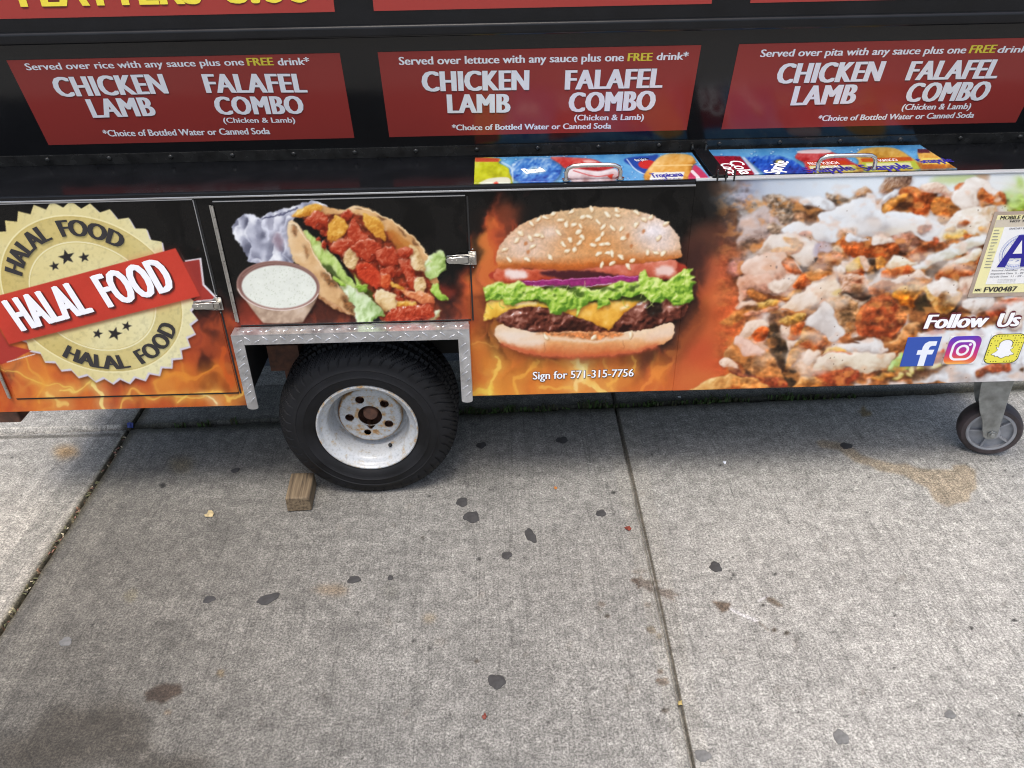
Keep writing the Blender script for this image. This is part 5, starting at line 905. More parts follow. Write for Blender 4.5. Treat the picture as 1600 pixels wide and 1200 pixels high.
    c.blob(B2((1350, 150), (1420, 140), (1600, 240), (1370, 250)), ((120, 60, 20), (216, 150, 60), (240, 206, 120)), 5, .4, sm=False); c.fill(B2((1350, 130), (1415, 130), (1425, 152), (1352, 154)), (96, 44, 56), 1, .6, False); c.fill(B2((1372, 182), (1500, 182), (1560, 216), (1378, 218)), (236, 214, 110), .95, .5, False); c.fill(B2((1376, 222), (1510, 220), (1520, 244), (1380, 246)), (170, 90, 36), .7, .6, False)
    c.a = np.clip(c.a, 0, 1); return c
LD = paint_lids(); ZL = ZT+.0032
def lid(x0, x1, y0, y1, label):
    xs, ys = np.arange(x0, x1, .0014), np.arange(y0, y1, .0014); V = np.zeros((len(ys), len(xs), 3)); V[..., 0] = xs; V[..., 1] = ys[:, None]; V[..., 2] = ZT
    cols = lin(np.clip(sample(LD, proj(V)), 0, 1))*.66; V[..., 2] = ZL; o = part(sheet('cooler_lid', V, cols, M_LID, cart, 'Print', None, (0, 0, -.0030))); tag(o, label); return o
LIDP = Plane((0, D, ZL), (0, 0, 1), (0, 1, 0))
l1 = lid(-.0465, .458, 1.672, 1.851, 'cooler lid printed with bottled drinks on blue'); l2 = lid(.500, 1.000, 1.690, 1.868, 'cooler lid printed with a red can, a blue can and juice bottles')
def handle(x0, x1, y, par):
    mb = MB(); pts = [(x0, y, ZL+.0005), (x0, y, ZL+.016), (x0+.004, y-.002, ZL+.026), (x0+.014, y-.003, ZL+.031), (x0+.03, y-.003, ZL+.032)]; pts += [(x0+x1-p[0], p[1], p[2]) for p in pts[::-1]]
    mb.tube(pts, .0046, 12)
    for x in (x0, x1): mb.tube([(x, y, ZL+.0002), (x, y, ZL+.003)], .009, 14)
    mb.build('handle', M_CHROME, par, smooth=True)
handle(.150, .266, 1.676, l1); handle(.698, .822, 1.700, l2)
def lidtext(par, m, t, a, b, yt, **k): line('lettering', m, par, t, LIDP, a, b, yt, off=.0006, **k)
lidtext(l1, M_NAVY, 'Tropicana', (1019, 278), (1069, 275.5), 271.5, shift=.05, n=2); lidtext(l1, M_NAVY, 'orange juice', (1020, 282), (1064, 280), 279.6); lidtext(l1, M_WHITE, 'the juice', (994, 252.5), (1012, 250.5), 249); lidtext(l1, M_WHITE, 'Dasani', (822, 272), (853, 268), 264.5, shift=.1, n=3)
for a_, e_, yt in (((1262, 271), (1338, 266), 262.5), ((1351, 267), (1428, 263.5), 258), ((1440, 255.5), (1492, 253), 249)): lidtext(l2, M_NAVY, 'Snapple', a_, e_, yt, shift=.06, n=2)
for t, a_, e_, h_ in (('Coca-', (1124, 256), (1140, 274), .026), ('Cola', (1137, 252), (1158, 273), .030), ('Sprite', (1217, 273), (1233, 253), .034)): lidtext(l2, M_WHITE, t, a_, e_, None, shift=.08, n=3, h=h_)
for t, a_, e_, yt in (('NATURAL', (1288, 263), (1318, 261.5), 260), ('FRUIT PUNCH', (1266, 258.5), (1312, 256.5), 254.5), ('MANGO', (1376, 253), (1404, 251.5), 249.5)): lidtext(l2, M_WHITE, t, a_, e_, yt)
mb = MB()     # hinge strip between the lids
mb.box(.463, .496, 1.668, 1.868, ZT+.0002, ZT+.009)
for k in range(3): mb.tube([(.472+.018*k, 1.664, ZT-.004), (.472+.018*k, 1.664, ZT+.022)], .0022, 8, 1); 
for x in (.462, .494): mb.tube([(x, 1.868, ZT+.004), (x, 1.868, ZT+.016)], .003, 8, 1)
part(mb.build('lid_divider', [M_BLACK, M_STEEL], bevel=.0008, seg=1))
# lettering on the doors and the board
SEALC = (-.9216, .6146)
def arc_text(mb, body, a0, a1, r0, r1, inward, off=.0044, shift=.0, n=1, bold=0):
    v, f = glyphs(body, bold); x = (v[:, 0]-v[:, 0].min())/np.ptp(v[:, 0]); y = v[:, 1]/.70
    for k in range(n):
        A = np.radians(a0+(a1-a0)*x)+((k/(n-1)-.5)*shift if n > 1 else 0); r = (r1+(r0-r1)*y) if inward else (r0+(r1-r0)*y)
        P = np.stack([SEALC[0]+r*np.cos(A), np.full(len(A), D-off-k*.00006), SEALC[1]+r*np.sin(A)], -1); mb.add(P, f)
for q_ in ((156, 52, .150, .188, False), (-127, -25, .150, .1885, True)): mb = MB(); arc_text(mb, 'HALAL  FOOD', *q_, n=6, shift=.036); mb.build('seal_lettering', M_BLKTXT, d1)
S_ = crop(0, 280, 3); mb = MB(); mk = MB()
text(mk, 'HALAL  FOOD', FRONT, S_((108, 712))[0], S_((838, 512))[0], 381, shift=.12, n=5, off=.0042, ring=.025, dx=.03, dy=-.03, h=.080, dn=.00001, space=1.10); text(mb, 'HALAL  FOOD', FRONT, S_((106, 708))[0], S_((836, 509))[0], None, shift=.12, n=6, off=.0048, ring=.012, h=.080, space=1.10)
mb.build('ribbon_lettering', M_WHITE, d1); mk.build('ribbon_lettering_edge', M_SHADE, d1)
B_ = crop(700, 300, 3.5286); mb = MB(); mk = MB(); text(mb, 'Sign for 571-315-7756', FRONT, B_((467, 1031))[0], B_((1022, 1014))[0], 300+990/3.5286, shift=.05, n=2, off=.0020); text(mk, 'Sign for 571-315-7756', FRONT, B_((467, 1031))[0], B_((1022, 1014))[0], 300+990/3.5286, ring=.06, off=.0008, dx=.03, dy=-.04); mb.build('phone_lettering', M_WHITE, front); mk.build('phone_lettering_edge', M_INK, front)
F_ = crop(1390, 470, 7.619)
for t, a, e in (('Follow', (392, 322), (1130, 300)), ('Us', (1246, 306), (1520, 288))):
    line('follow_lettering_edge', M_MAROON, board, t, FRONT, F_(a)[0], F_(e)[0], None, shift=.15, n=5, ring=.13, off=.0034, h=.037, slant=.10, dn=.00001); line('follow_lettering', M_WHITE, board, t, FRONT, F_(a)[0], F_(e)[0], None, shift=.15, n=6, off=.0040, h=.037, slant=.10)
# social media icons, printed on the board: painted finely on small patches of their own
def icon(x0, x1, z0, z1, painter, label):
    st = .0006; xs, zs = np.linspace(x0, x1, int((x1-x0)/st)), np.linspace(z0, z1, int((z1-z0)/st)); V = np.zeros((len(zs), len(xs), 3)); V[..., 0] = xs; V[..., 2] = zs[:, None]; V[..., 1] = D
    bg = sample(WR, proj(V)); c = Canvas(0, 0, len(xs), len(zs), (0, 0, 0)); c.a = bg[::-1].copy(); painter(c, len(xs), len(zs)); V[..., 1] = D-.0028
    o = sheet('social_icon', V, lin(np.clip(c.a[::-1], 0, 1))*KPR, M_PRINT, board, 'Print', None, (0, .0005, 0)); tag(o, label)
def rrect(x0, y0, x1, y1, r, n=6):
    p = []
    for cx, cy, a0 in ((x1-r, y0+r, -90), (x1-r, y1-r, 0), (x0+r, y1-r, 90), (x0+r, y0+r, 180)): p += [(cx+r*math.cos(math.radians(a0+90*k/n)), cy+r*math.sin(math.radians(a0+90*k/n))) for k in range(n+1)]
    return p
def p_f(c, w, h):
    c.a[:] = np.array((58, 88, 176))/255.; q = [(.52, 1.0), (.52, .60), (.40, .60), (.40, .44), (.52, .44), (.52, .34), (.56, .22), (.66, .15), (.90, .15), (.90, .31), (.78, .31), (.73, .34), (.715, .40), (.715, .44), (.89, .44), (.865, .60), (.715, .60), (.715, 1.0)]; c.fill([(a*w, b*h) for a, b in q], (236, 242, 252), 1, .4, False)
def p_i(c, w, h):
    u, v = c.X/w, c.Y/h; t = np.clip((v-.05)*1.05, 0, 1); l = np.interp(t, [0, .3, .6, .85, 1], [0, 1, 2, 3, 4]); k = np.array([[92, 66, 190], [150, 54, 170], [206, 60, 120], [236, 120, 60], [248, 200, 110]])/255.; i = np.clip(l.astype(int), 0, 3); fr = (l-i)[..., None]; g = k[i]*(1-fr)+k[i+1]*fr; g = g+np.clip(u-.55, 0, 1)[..., None]*.8*(np.array((190, 50, 140))/255.-g)
    r = c.mask(rrect(1, 1, w-1, h-1, w*.22)); c.comp(r[0], r[1], g[r[0]])
    def ringp(f, wd): c.stroke(np.array(f+[f[0]]), wd, (246, 244, 250), 1, .6, n=1)
    ringp(rrect(w*.18, h*.18, w*.82, h*.82, w*.19), w*.075); ringp([tuple(q) for q in ell(w*.5, h*.5, w*.155, h*.155, 0, 24)], w*.075); c.fill(ell(w*.685, h*.31, w*.045, h*.045), (246, 244, 250), 1, .4)
def p_s(c, w, h):
    c.fill(rrect(0, 0, w, h, w*.2), (40, 40, 24), 1, .4, False); c.fill(rrect(w*.022, h*.022, w*.978, h*.978, w*.185), (236, 228, 88), 1, .4, False); g = np.random.default_rng(2)
    G = [(.5, .19), (.61, .215), (.68, .29), (.69, .40), (.685, .45), (.75, .44), (.73, .50), (.69, .53), (.74, .61), (.83, .68), (.81, .71), (.73, .73), (.71, .77), (.63, .765), (.56, .81), (.5, .83), (.44, .81), (.37, .765), (.29, .77), (.27, .73), (.19, .71), (.17, .68), (.26, .61), (.31, .53), (.27, .50), (.25, .44), (.315, .45), (.31, .40), (.32, .29), (.39, .215)]
    for i in range(12):
        for j in range(12):
            a, b = (i+.9)/12.8, (j+.9)/12.8
            if g.random() < .62 and not (.13 < a < .87 and .14 < b < .86 and abs(a-.5) < .17+.22*(b > .42)): c.fill(ell(a*w, b*h, w*.016, w*.016, 0, 8), (40, 40, 24), 1, .3)
    c.fill([(a*w, b*h) for a, b in G], (40, 40, 24), 1, .4); c.fill([(.5+(a-.5)*.95)*w+0j and ((.5+(a-.5)*.94)*w, (.51+(b-.51)*.95)*h) for a, b in G], (246, 248, 252), 1, .4)
def fx(x, y): p = FRONT.at(x, y); return p[0], p[2]
for (a, b), (e, g), pf, lb in (((1418, 526.5), (1457, 570.5), p_f, 'blue square icon with a white letter f'), ((1484.5, 524.5), (1521, 567.5), p_i, 'purple and orange icon of a camera outline'), ((1549.5, 521.5), (1587, 566), p_s, 'yellow icon with a white ghost outline')):
    q0, q1 = fx(a, b), fx(e, g); icon(q0[0], q1[0], q1[1], q0[1], pf, lb)
# inspection card
mb = MB(); cx0, cx1, cz0, cz1 = 1.0965, 1.272, .5575, .7665; yb = D-.0022
def rect(x0, x1, z0, z1, y, mi): mb.box(x0, x1, y, yb-.0001, z0, z1, mi)
rect(cx0, cx1, cz0, cz1, yb-.0008, 0); rect(cx0+.0085, cx1-.0085, cz0+.010, cz1-.008, yb-.0012, 1); rect(cx0+.0090, cx1-.009, cz1-.036, cz1-.018, yb-.0014, 3); rect(cx0+.032, cx1-.032, cz0+.033, cz1-.036, yb-.0016, 2); card = part(mb.build('inspection_card', [M_CARD, M_CARDY, M_CARDW, M_CARDG]))
tag(card, 'framed yellow and white inspection card with a large blue letter A'); PC = Plane((0, yb-.0016, 0), (0, -1, 0), (0, 0, 1))
def ct(nm, m, t, x0, x1, z, h, sh=.1, n=2): line(nm, m, card, t, PC, (x0, yb-.0016, z), (x1, yb-.0016, z), None, h=h, px=False, shift=sh, n=n, off=.0004)
for q_ in (('MOBILE FOOD VENDING', cx0+.016, cx1-.012, cz1-.0175, .0085, .1, 3), ('NOT TRANSFERABLE', cx0+.040, cx1-.035, cz1-.0245, .0045, .2, 3), ('FV00487', cx0+.033, cx0+.110, cz0+.0135, .0125, .12, 3), ('NYC', cx0+.0115, cx0+.027, cz0+.016, .006, .2, 3)): ct('lettering', M_BLKTXT, *q_)
ct('fine_lettering', M_GREYTXT, 'SANITARY INSPECTION GRADE', cx0+.044, cx1-.044, cz1-.0415, .0042)
for k, t in enumerate(('Record Number  FV00487', 'Inspection Date  5 - 09 - 2018', 'Grade Date  11 - 09 - 2018')): ct('fine_lettering', M_GREYTXT, t, cx0+.036, cx1-.04, cz0+.066-.0078*k, .0038)
for k in range(3): ct('fine_lettering', M_GREYTXT, 'for more information call or visit', cx0+.058, cx0+.10, cz0+.0435-.0032*k, .0018, 0, 1)
mb = MB()
g = random.Random(3)
for k in range(13): z = cz1-.043-.0075*k; mb.box(cx0+.0115+.0004*k, cx0+.0115+.0004*k+g.uniform(.009, .017), yb-.0020, yb-.0014, z, z+.0011)
mb.build('fine_print', M_GREYTXT, card)
mb = MB(); cc = (1.180, .670)
for r, wd in ((.043, .0010), (.0405, .0005), (.032, .0006)): mb.add([(cc[0]+q*math.cos(a), yb-.0019, cc[1]+q*math.sin(a)) for q in (r, r-wd) for a in np.linspace(0, 2*math.pi, 49)[:-1]], [(i, (i+1) % 48, 48+(i+1) % 48, 48+i) for i in range(48)])
for i in range(60): a = 2*math.pi*i/60; mb.box(cc[0]+.036*math.cos(a)-.0012, cc[0]+.036*math.cos(a)+.0012, yb-.0019, yb-.0017, cc[1]+.036*math.sin(a)-.0022, cc[1]+.036*math.sin(a)+.0022)
for i in range(40): mb.box(*(lambda x, z: (x, x+g.uniform(.002, .006), yb-.00185, yb-.0017, z, z+.0012))(cc[0]+g.uniform(-.024, .02), cc[1]+g.uniform(-.024, .024)))
mb.build('emblem', M_BLUEPR, card)
mb = MB(); P = lambda x, z: (1.1774+x, yb-.0030, .634+z)
mb.prism([P(-.0363, 0), P(-.0176, 0), P(-.0135, .0215), P(.0135, .0215), P(.0176, 0), P(.0363, 0), P(.0096, .077), P(-.0096, .077)], (0, .0008, 0)); mb.build('letter_a', M_NAVY, card)
mb = MB(); mb.prism([(p[0], yb-.0033, p[2]) for p in (P(-.0105, .0325), P(.0105, .0325), P(0, .0655))], (0, .0003, 0)); mb.build('letter_counter', M_CARDW, card)
# wheel arch trim of tread plate
FD = Plane((0, D-.034, 0), (0, -1, 0), (0, 0, 1)); mb = MB(); yo = D-.034
fx0, fx1 = FD.at(360.6, 526)[0], FD.at(733, 516)[0]; fz = .5*(FD.at(360.6, 526)[2]+FD.at(730, 516)[2]); W_ = .0265; zl, zr = FD.at(392, 640)[2], FD.at(731, 629)[2]
def legpoly(x0, x1, z, top): 
    m = (x0+x1)/2; r = (x1-x0)/2; return [(x0, top), (x1, top)]+[(m+r*math.cos(a), z+r*.45+r*.45*math.sin(a)) for a in np.linspace(0, -math.pi, 9)]
for x0, x1, z in ((fx0, fx0+W_, zl), (fx1-W_, fx1, zr)): mb.prism([(x, yo, zz) for x, zz in legpoly(x0, x1, z, fz)], (0, .0028, 0))
mb.box(fx0+W_+.0003, fx1-W_-.0003, yo, yo+.0028, fz-.0235, fz)                                   # front lip
mb.prism([(fx0, yo+.0002, fz+.0003), (fx1, yo+.0002, fz+.0003), (fx1-.002, D-.003, fz+.004), (fx0+.002, D-.003, fz+.004)], (0, 0, .0026))      # top flange
mb.box(fx0, fx0+.0028, yo+.003, D-.003, zl+.016, fz); mb.box(fx1-.0028, fx1, yo+.003, D-.003, zr+.016, fz)
def tread(cx, cz, ang, y, l=.0175, w=.0036, pl='y'):
    t = np.linspace(0, 2*math.pi, 10, endpoint=False); c_, s_ = math.cos(ang), math.sin(ang); o = []
    for k, sc in enumerate((1, .62)): o += [(cx+(l/2*math.cos(a)*c_-w/2*math.sin(a)*s_)*sc, cz+(l/2*math.cos(a)*s_+w/2*math.sin(a)*c_)*sc, k) for a in t]
    f = [(i, (i+1) % 10, 10+(i+1) % 10, 10+i) for i in range(10)]+[tuple(range(10, 20))]
    mb.add([(a, y-.0014*k, b) if pl == 'y' else (a, b, y+.0014*k) for a, b, k in o], f)
i = 0; x = fx0+.016
while x < fx1-.014: tread(x, fz-.012+(.004 if i % 2 else -.003), math.radians(-42 if i % 2 else 32), yo); tread(x+.006, yo+.017, math.radians(40 if i % 2 else -38), fz+.0042, pl='z'); x += .0205; i += 1
for x0, zz in ((fx0+W_/2, zl), (fx1-W_/2, zr)):
    z = fz-.04; i = 0
    while z > zz+.014: tread(x0+(.003 if i % 2 else -.003), z, math.radians(48 if i % 2 else 40), yo, .021); z -= .0195; i += 1
fender = part(mb.build('wheel_arch_trim', M_PLATE)); 
# running gear seen in the wheel opening
mb = MB(); mb.box(HX0-.3, HX1+.4, 1.93, 1.97, .40, .46); mb.tube([(-.345, 1.90, .218), (-.345, 2.9, .218)], .022, 12); mb.box(-.60, -.52, 1.80, 1.86, .325, .40); mb.box(-.565, -.53, 1.80, 1.85, .25, .3245); axle = part(mb.build('axle', M_RUSTY))
mb = MB(); mb.box(HX0+.03, HX1-.05, 1.82, 1.86, .452, .478); part(mb.build('chassis_rail', M_ZINC))
mb = MB(); mb.box(-1.27, -1.215, D+.02, D+.10, .262, .3145); part(mb.build('prop_leg', M_RUSTY, bevel=.003))
# ---- wheel ----
WC = (-.347, 1.676, .2165); RT = .2315
pr = [(.127, .012), (.133, .004), (.142, -.001), (.150, -.0035), (.158, -.0048), (.1600, -.0065), (.1618, -.0050), (.170, -.0045), (.178, -.0030), (.1800, -.0042), (.1822, -.0020), (.188, .0005)]
for t in np.linspace(.05, math.pi/2, 16): pr.append((.190+(RT-.190)*math.sin(t), .0015+.052*(1-math.cos(t))))
pr += [(RT+.0006*math.sin(k), w) for k, w in enumerate(np.linspace(.058, .150, 22))]
pr += [(RT-.003, .165), (.222, .182), (.208, .195), (.195, .203), (.17, .208), (.14, .203), (.126, .19)]
def treadfn(r, w, a):
    if r > .1925:
        ph = a*48/(2*math.pi)+.9*math.sin(w*38)+w*9; d = 0
        u, v = ph % 1.0, (ph+.45) % 1.0; dep = .0065*min(1, (r-.1925)/.006)
        if u < .15: d = dep
        if v < .06 and w > .012: d = max(d, dep*.6)
        for g0 in (.047, .080, .112):
            if abs(w-g0) < .0048: d = .0065
        r -= d
    return r
mb = MB(); mb.lathe_y(WC, pr, 1440, 0, treadfn); mb.v = [(x, y, max(z, .0015)) for x, y, z in mb.v]
rimp = [(.1275, .014), (.1300, .010), (.1310, .005), (.1295, .0015), (.1265, .0010), (.1240, .0030), (.1225, .0080), (.1205, .0130), (.1165, .0165), (.1100, .0200), (.1060, .0260), (.1040, .0360), (.1030, .0550), (.1010, .0760), (.0965, .0860), (.0905, .0880), (.0868, .0830), (.0852, .0760), (.0842, .0700), (.0820, .0655), (.0785, .0632), (.0755, .0625)]
M_RIM = rim_mat(); rb = MB(); rb.lathe_y(WC, rimp, 160)
cu = bpy.data.curves.new('disc', 'CURVE'); cu.dimensions = '2D'; cu.fill_mode = 'FRONT'
def loop(pts):
    s = cu.splines.new('POLY'); s.points.add(len(pts)-1)
    for q, p in zip(s.points, pts): q.co = (p[0], p[1], 0, 1)
    s.use_cyclic_u = True
loop([(.0758*math.cos(a), .0758*math.sin(a)) for a in np.linspace(0, 2*math.pi, 97)[:-1]])
loop([((.0315+.0125*math.exp(-((a-4.66)/.26)**2))*math.cos(a), (.0315+.0125*math.exp(-((a-4.66)/.26)**2))*math.sin(a)) for a in np.linspace(0, 2*math.pi, 65)[:-1]])
LUG = [113, 41, -31, 185]
for dg in LUG: loop([(.0545*math.cos(math.radians(dg))+.0118*math.cos(a), .0545*math.sin(math.radians(dg))+.0118*math.sin(a)) for a in np.linspace(0, 2*math.pi, 25)[:-1]])
loop([(.0545*math.cos(math.radians(-103))+.0095*math.cos(a), .0545*math.sin(math.radians(-103))+.0095*math.sin(a)) for a in np.linspace(0, 2*math.pi, 25)[:-1]])
co = bpy.data.objects.new('disc', cu); COL.objects.link(co); bpy.context.view_layer.update(); me_ = co.evaluated_get(bpy.context.evaluated_depsgraph_get()).to_mesh()
for k in (.0625, .0660): rb.add([(WC[0]+v.co.x, WC[1]+k, WC[2]+v.co.y) for v in me_.vertices], [tuple(p.vertices) for p in me_.polygons])
bpy.data.objects.remove(co); bpy.data.curves.remove(cu)
for dg, r0, rr in [(d_, .0545, .0118) for d_ in LUG]+[(-103, .0545, .0095), (0, 0, .0315)]: rb.lathe_y((WC[0]+r0*math.cos(math.radians(dg)), WC[1], WC[2]+r0*math.sin(math.radians(dg))), [(rr, .0625), (rr, .0660)], 28)
wheel = part(rb.build('wheel', M_RIM, smooth=True)); me = wheel.data; at = me.attributes.new('Rust', 'FLOAT', 'POINT'); cv = np.zeros(len(me.vertices)*3); me.vertices.foreach_get('co', cv); cv = cv.reshape(-1, 3)-np.array(WC)
rr = np.hypot(cv[:, 0], cv[:, 2]); an = np.arctan2(cv[:, 2], cv[:, 0]); val = np.zeros(len(rr)); lowr = np.clip(.55-.45*np.sin(an+.55), 0, 1)
val += .05+.44*np.exp(-((rr-.084)/.0042)**2)*(cv[:, 1] < .078)*(.25+.8*lowr); val += .14*np.exp(-((rr-.0335)/.003)**2)*(cv[:, 1] > .06); val += .10*np.exp(-((rr-.129)/.002)**2)
for dg in LUG+[-103]: val += .24*np.exp(-(np.hypot(cv[:, 0]-.0545*math.cos(math.radians(dg)), cv[:, 2]-.0545*math.sin(math.radians(dg)))/.0125)**4)*(rr < .08)
val += .38*np.exp(-(np.hypot(cv[:, 0]-.022, cv[:, 2]+.060)/.013)**2); at.data.foreach_set('value', val.astype(np.float32))
mb.build('tyre', M_TYRE, wheel, smooth=True)
hb = MB(); hb.lathe_y(WC, [(.0005, .070), (.017, .070), (.0195, .073), (.0205, .098), (.030, .112), (.032, .125), (.075, .128), (.08, .10)], 40)
for dg in LUG+[-103]: hb.lathe_y((WC[0]+.0545*math.cos(math.radians(dg)), WC[1], WC[2]+.0545*math.sin(math.radians(dg))), [(.0005, .080), (.006, .080), (.0065, .084), (.0065, .125)], 14)
hb.build('hub', M_RUSTY, wheel, smooth=True)
vb = MB(); va = math.radians(-62); vb.tube([(WC[0]+.098*math.cos(va), WC[1]+.048, WC[2]+.098*math.sin(va)), (WC[0]+.090*math.cos(va+.05), WC[1]+.038, WC[2]+.090*math.sin(va+.05))], [.0055, .0035], 10); vb.build('valve_stem', M_TYRE, wheel, smooth=True)
# ---- caster ----
CC = np.array([1.363, 1.793, .0815]); RC = .0810; CA = math.radians(-17)
def cr_(p): x, y, z = p; return (CC[0]+x*math.cos(CA)-y*math.sin(CA), CC[1]+x*math.sin(CA)+y*math.cos(CA), CC[2]+z)
class RB(MB):
    def add(s, vs, fs, mi=0): return MB.add(s, [cr_(v) for v in vs], fs, mi)
kb = RB()
fk = [(-.066, .226), (-.069, .150), (-.062, .105), (-.050, .070), (-.034, .036), (-.027, .010), (-.019, -.012), (-.006, -.019), (.009, -.014), (.014, .002), (.011, .06), (.006, .13), (.004, .226)]
for y in (-.036, .033): kb.prism([(x, y, z) for x, z in fk], (0, .0035, 0))
kb.box(-.070, .008, -.036, .0365, .218, .2225); kb.box(-.085, .055, -.055, .055, .2245, .2325); kb.tube([(-.03, 0, .2225), (-.03, 0, .229)], .030, 20)
kb.tube([(0, -.046, 0), (0, .044, 0)], .0065, 14); kb.tube([(0, -.0405, 0), (0, -.0365, 0)], .0125, 6); kb.tube([(-.052, -.040, .196), (-.052, -.0358, .196)], .005, 6)
caster = part(kb.build('caster', M_ZINC, bevel=.0008, seg=1, smooth=True))
kb = RB(); kb.lathe_y((0, 0, 0), [(.0225, -.026), (.0225, -.030), (.012, -.032), (.012, .030)], 40); kb.lathe_y((0, 0, 0), [(.0560, -.020), (.0545, -.0245), (.0595, -.026), (.0630, -.0245), (.0635, .02)], 64); kb.lathe_y((0, 0, 0), [(.022, -.012), (.0565, -.012)], 48); kb.lathe_y((0, 0, 0), [(.0560, -.022), (.0555, -.012)], 64); kb.lathe_y((0, 0, 0), [(.0225, -.028), (.0225, -.012)], 40)
for k in range(5):
    a = math.radians(90+72*k+24); n_ = np.array([-math.sin(a), 0, math.cos(a)])*.0022; e_ = np.array([math.cos(a), 0, math.sin(a)]); q = [e_*.022-n_, e_*.0565-n_, e_*.0565+n_, e_*.022+n_]; kb.prism([(p[0], -.0225, p[2]) for p in q], (0, .0105, 0))
kb.build('caster_wheel', M_CWHEEL, caster, smooth=True)
kb = RB(); kb.lathe_y((0, 0, 0), [(.0625, -.024), (.0630, -.0265), (.0735, -.0255), (.0785, -.020), (RC, -.010), (RC+.0003, 0), (RC, .010), (.0785, .020), (.0735, .0255), (.0625, .024)], 72); kb.build('caster_tyre', M_CTYRE, caster, smooth=True)
mb = MB(); mb.tube([(1.44, 1.80, .300), (1.47, 1.775, .284), (1.51, 1.77, .279), (1.55, 1.78, .288), (1.60, 1.80, .305)], .006, 10); part(mb.build('cord', mat('white cord', (.6, .6, .6, 1), .5), smooth=True))

# ================= things on the pavement =================
mb = MB(); mb.prism([(-.032, 0, .0012), (.032, 0, .0012), (.0300, 0, .046), (-.0315, 0, .0475)], (0, .106, 0)); blk = mb.build('wood_block', wood_mat(), bevel=.0035, seg=2); blk.location = (-.541, 1.6165, 0); blk.rotation_euler = (0, 0, math.radians(3)); tag(blk, 'weathered wooden block wedged under the left of the tyre', 'wheel chock')
M_GUM = mat('old black gum', (.036, .035, .036, 1), .75, var=.45, vscale=140, bump=.6, bscale=260); M_GUMG = mat('old grey gum', (.13, .13, .128, 1), .8, var=.3, vscale=120, bump=.5, bscale=260)
def gum(x, y, rx, ry, label, an=0, m=None):
    p = GROUND.at(x, y); k = .5*(GROUND.at(x+1, y)[0]-p[0])*2; ky = abs(GROUND.at(x, y-1)[1]-p[1]); g = random.Random(int(x*3+y)); n = 30; a_ = rx*k; b_ = ry*ky
    ph = [g.uniform(0, 6.28) for _ in range(4)]; out = []
    for i in range(n):
        t = 2*math.pi*i/n; w = 1+.09*math.sin(2*t+ph[0])+.09*math.sin(3*t+ph[1])+.07*math.sin(5*t+ph[2])+.03*math.sin(8*t+ph[3])+g.uniform(-.02, .02); u, v = a_*math.cos(t)*w, b_*math.sin(t)*w; out.append((u*math.cos(an)-v*math.sin(an), u*math.sin(an)+v*math.cos(an)))
    vs = []; hs = ((1, -.003), (.96, .0011), (.78, .0019), (.4, .0023))
    for sc, z in hs: vs += [(u*sc, v*sc, z) for u, v in out]
    vs.append((0, 0, .0024)); fs = [(r*n+i, r*n+(i+1) % n, (r+1)*n+(i+1) % n, (r+1)*n+i) for r in range(3) for i in range(n)]+[(3*n+i, 3*n+(i+1) % n, 4*n) for i in range(n)]
    mb = MB(); mb.add(vs, fs); o = mb.build('gum_spot', m or M_GUM, smooth=True); o.location = (p[0], p[1], .0005); tag(o, label, 'gum spot', 'flattened gum spots on the pavement')
gum(737, 808, 12, 9.5, 'round gum spot just below another gum spot, right of the tyre'); gum(722, 785, 10, 6.5, 'oval gum spot just above a rounder one, right of the tyre'); gum(829, 837, 8.5, 11, 'tall black gum spot, the darkest in the middle of the pavement', .3)
gum(792, 868, 8, 6, 'small ragged gum spot below left of the tall black one', .3); gum(752, 696, 7.5, 5, 'gum spot in the shade, the nearest to the right side of the tyre'); gum(878, 688, 9, 5.5, 'gum spot in the shade under the telephone number, left of the joint')
gum(553, 906, 10, 6, 'oval gum spot below the tyre with a tiny dark dot to its right'); gum(610, 903, 5, 3.6, 'tiny round gum dot right of an oval gum spot below the tyre'); gum(419, 936, 18, 7.5, 'long narrow gum spot slanting below the wooden block', .35); gum(327, 937, 9, 6, 'broken pale-flecked gum spot left of the long narrow one')
gum(776, 1065, 13.5, 12, 'large round black gum spot alone in the bottom middle'); gum(939, 802, 7.5, 5.5, 'small gum spot left of the long joint and near the red leaf scrap'); gum(1118, 886, 10, 7.5, 'ragged gum spot right of the joint above the white streak'); gum(1314, 1152, 11, 13, 'large brownish grey gum spot towards the bottom right corner', 0, M_GUMG)
gum(1098, 1181, 12, 10.5, 'grey gum spot beside the joint at the bottom edge', 0, M_GUMG); gum(1322, 697, 9, 5.5, 'gum spot lying on the tan stain near the caster'); gum(368, 735, 6, 4, 'gum spot in the shade left of the tyre'); gum(103, 1003, 10, 7, 'pale grey gum spot near the left edge beside the joint', 0, M_GUMG); gum(1484, 1117, 10, 6, 'faint grey gum spot nearest the right edge', .3, M_GUMG)
def scrap(name, x, y, r, col, label, cat, seed=0, lift=.004):
    p = GROUND.at(x, y); g = random.Random(seed+int(x)); n = 9; vs = [(0, 0, lift*1.6)]
    for i in range(n): t = 2*math.pi*i/n; q = r*g.uniform(.55, 1.15); vs.append((q*math.cos(t), q*math.sin(t)*1.1, lift*g.uniform(.2, 1.6)))
    vs += [(v[0], v[1], v[2]-.0006) for v in vs]; k = n+1
    mb = MB(); mb.add(vs, [(0, 1+i, 1+(i+1) % n) for i in range(n)]+[(k, k+1+(i+1) % n, k+1+i) for i in range(n)]+[(1+i, k+1+i, k+1+(i+1) % n, 1+(i+1) % n) for i in range(n)])
    o = mb.build(name, mat('scrap of '+name, col, .7, var=.3, vscale=120)); o.location = (p[0], p[1], .001); tag(o, label, cat)
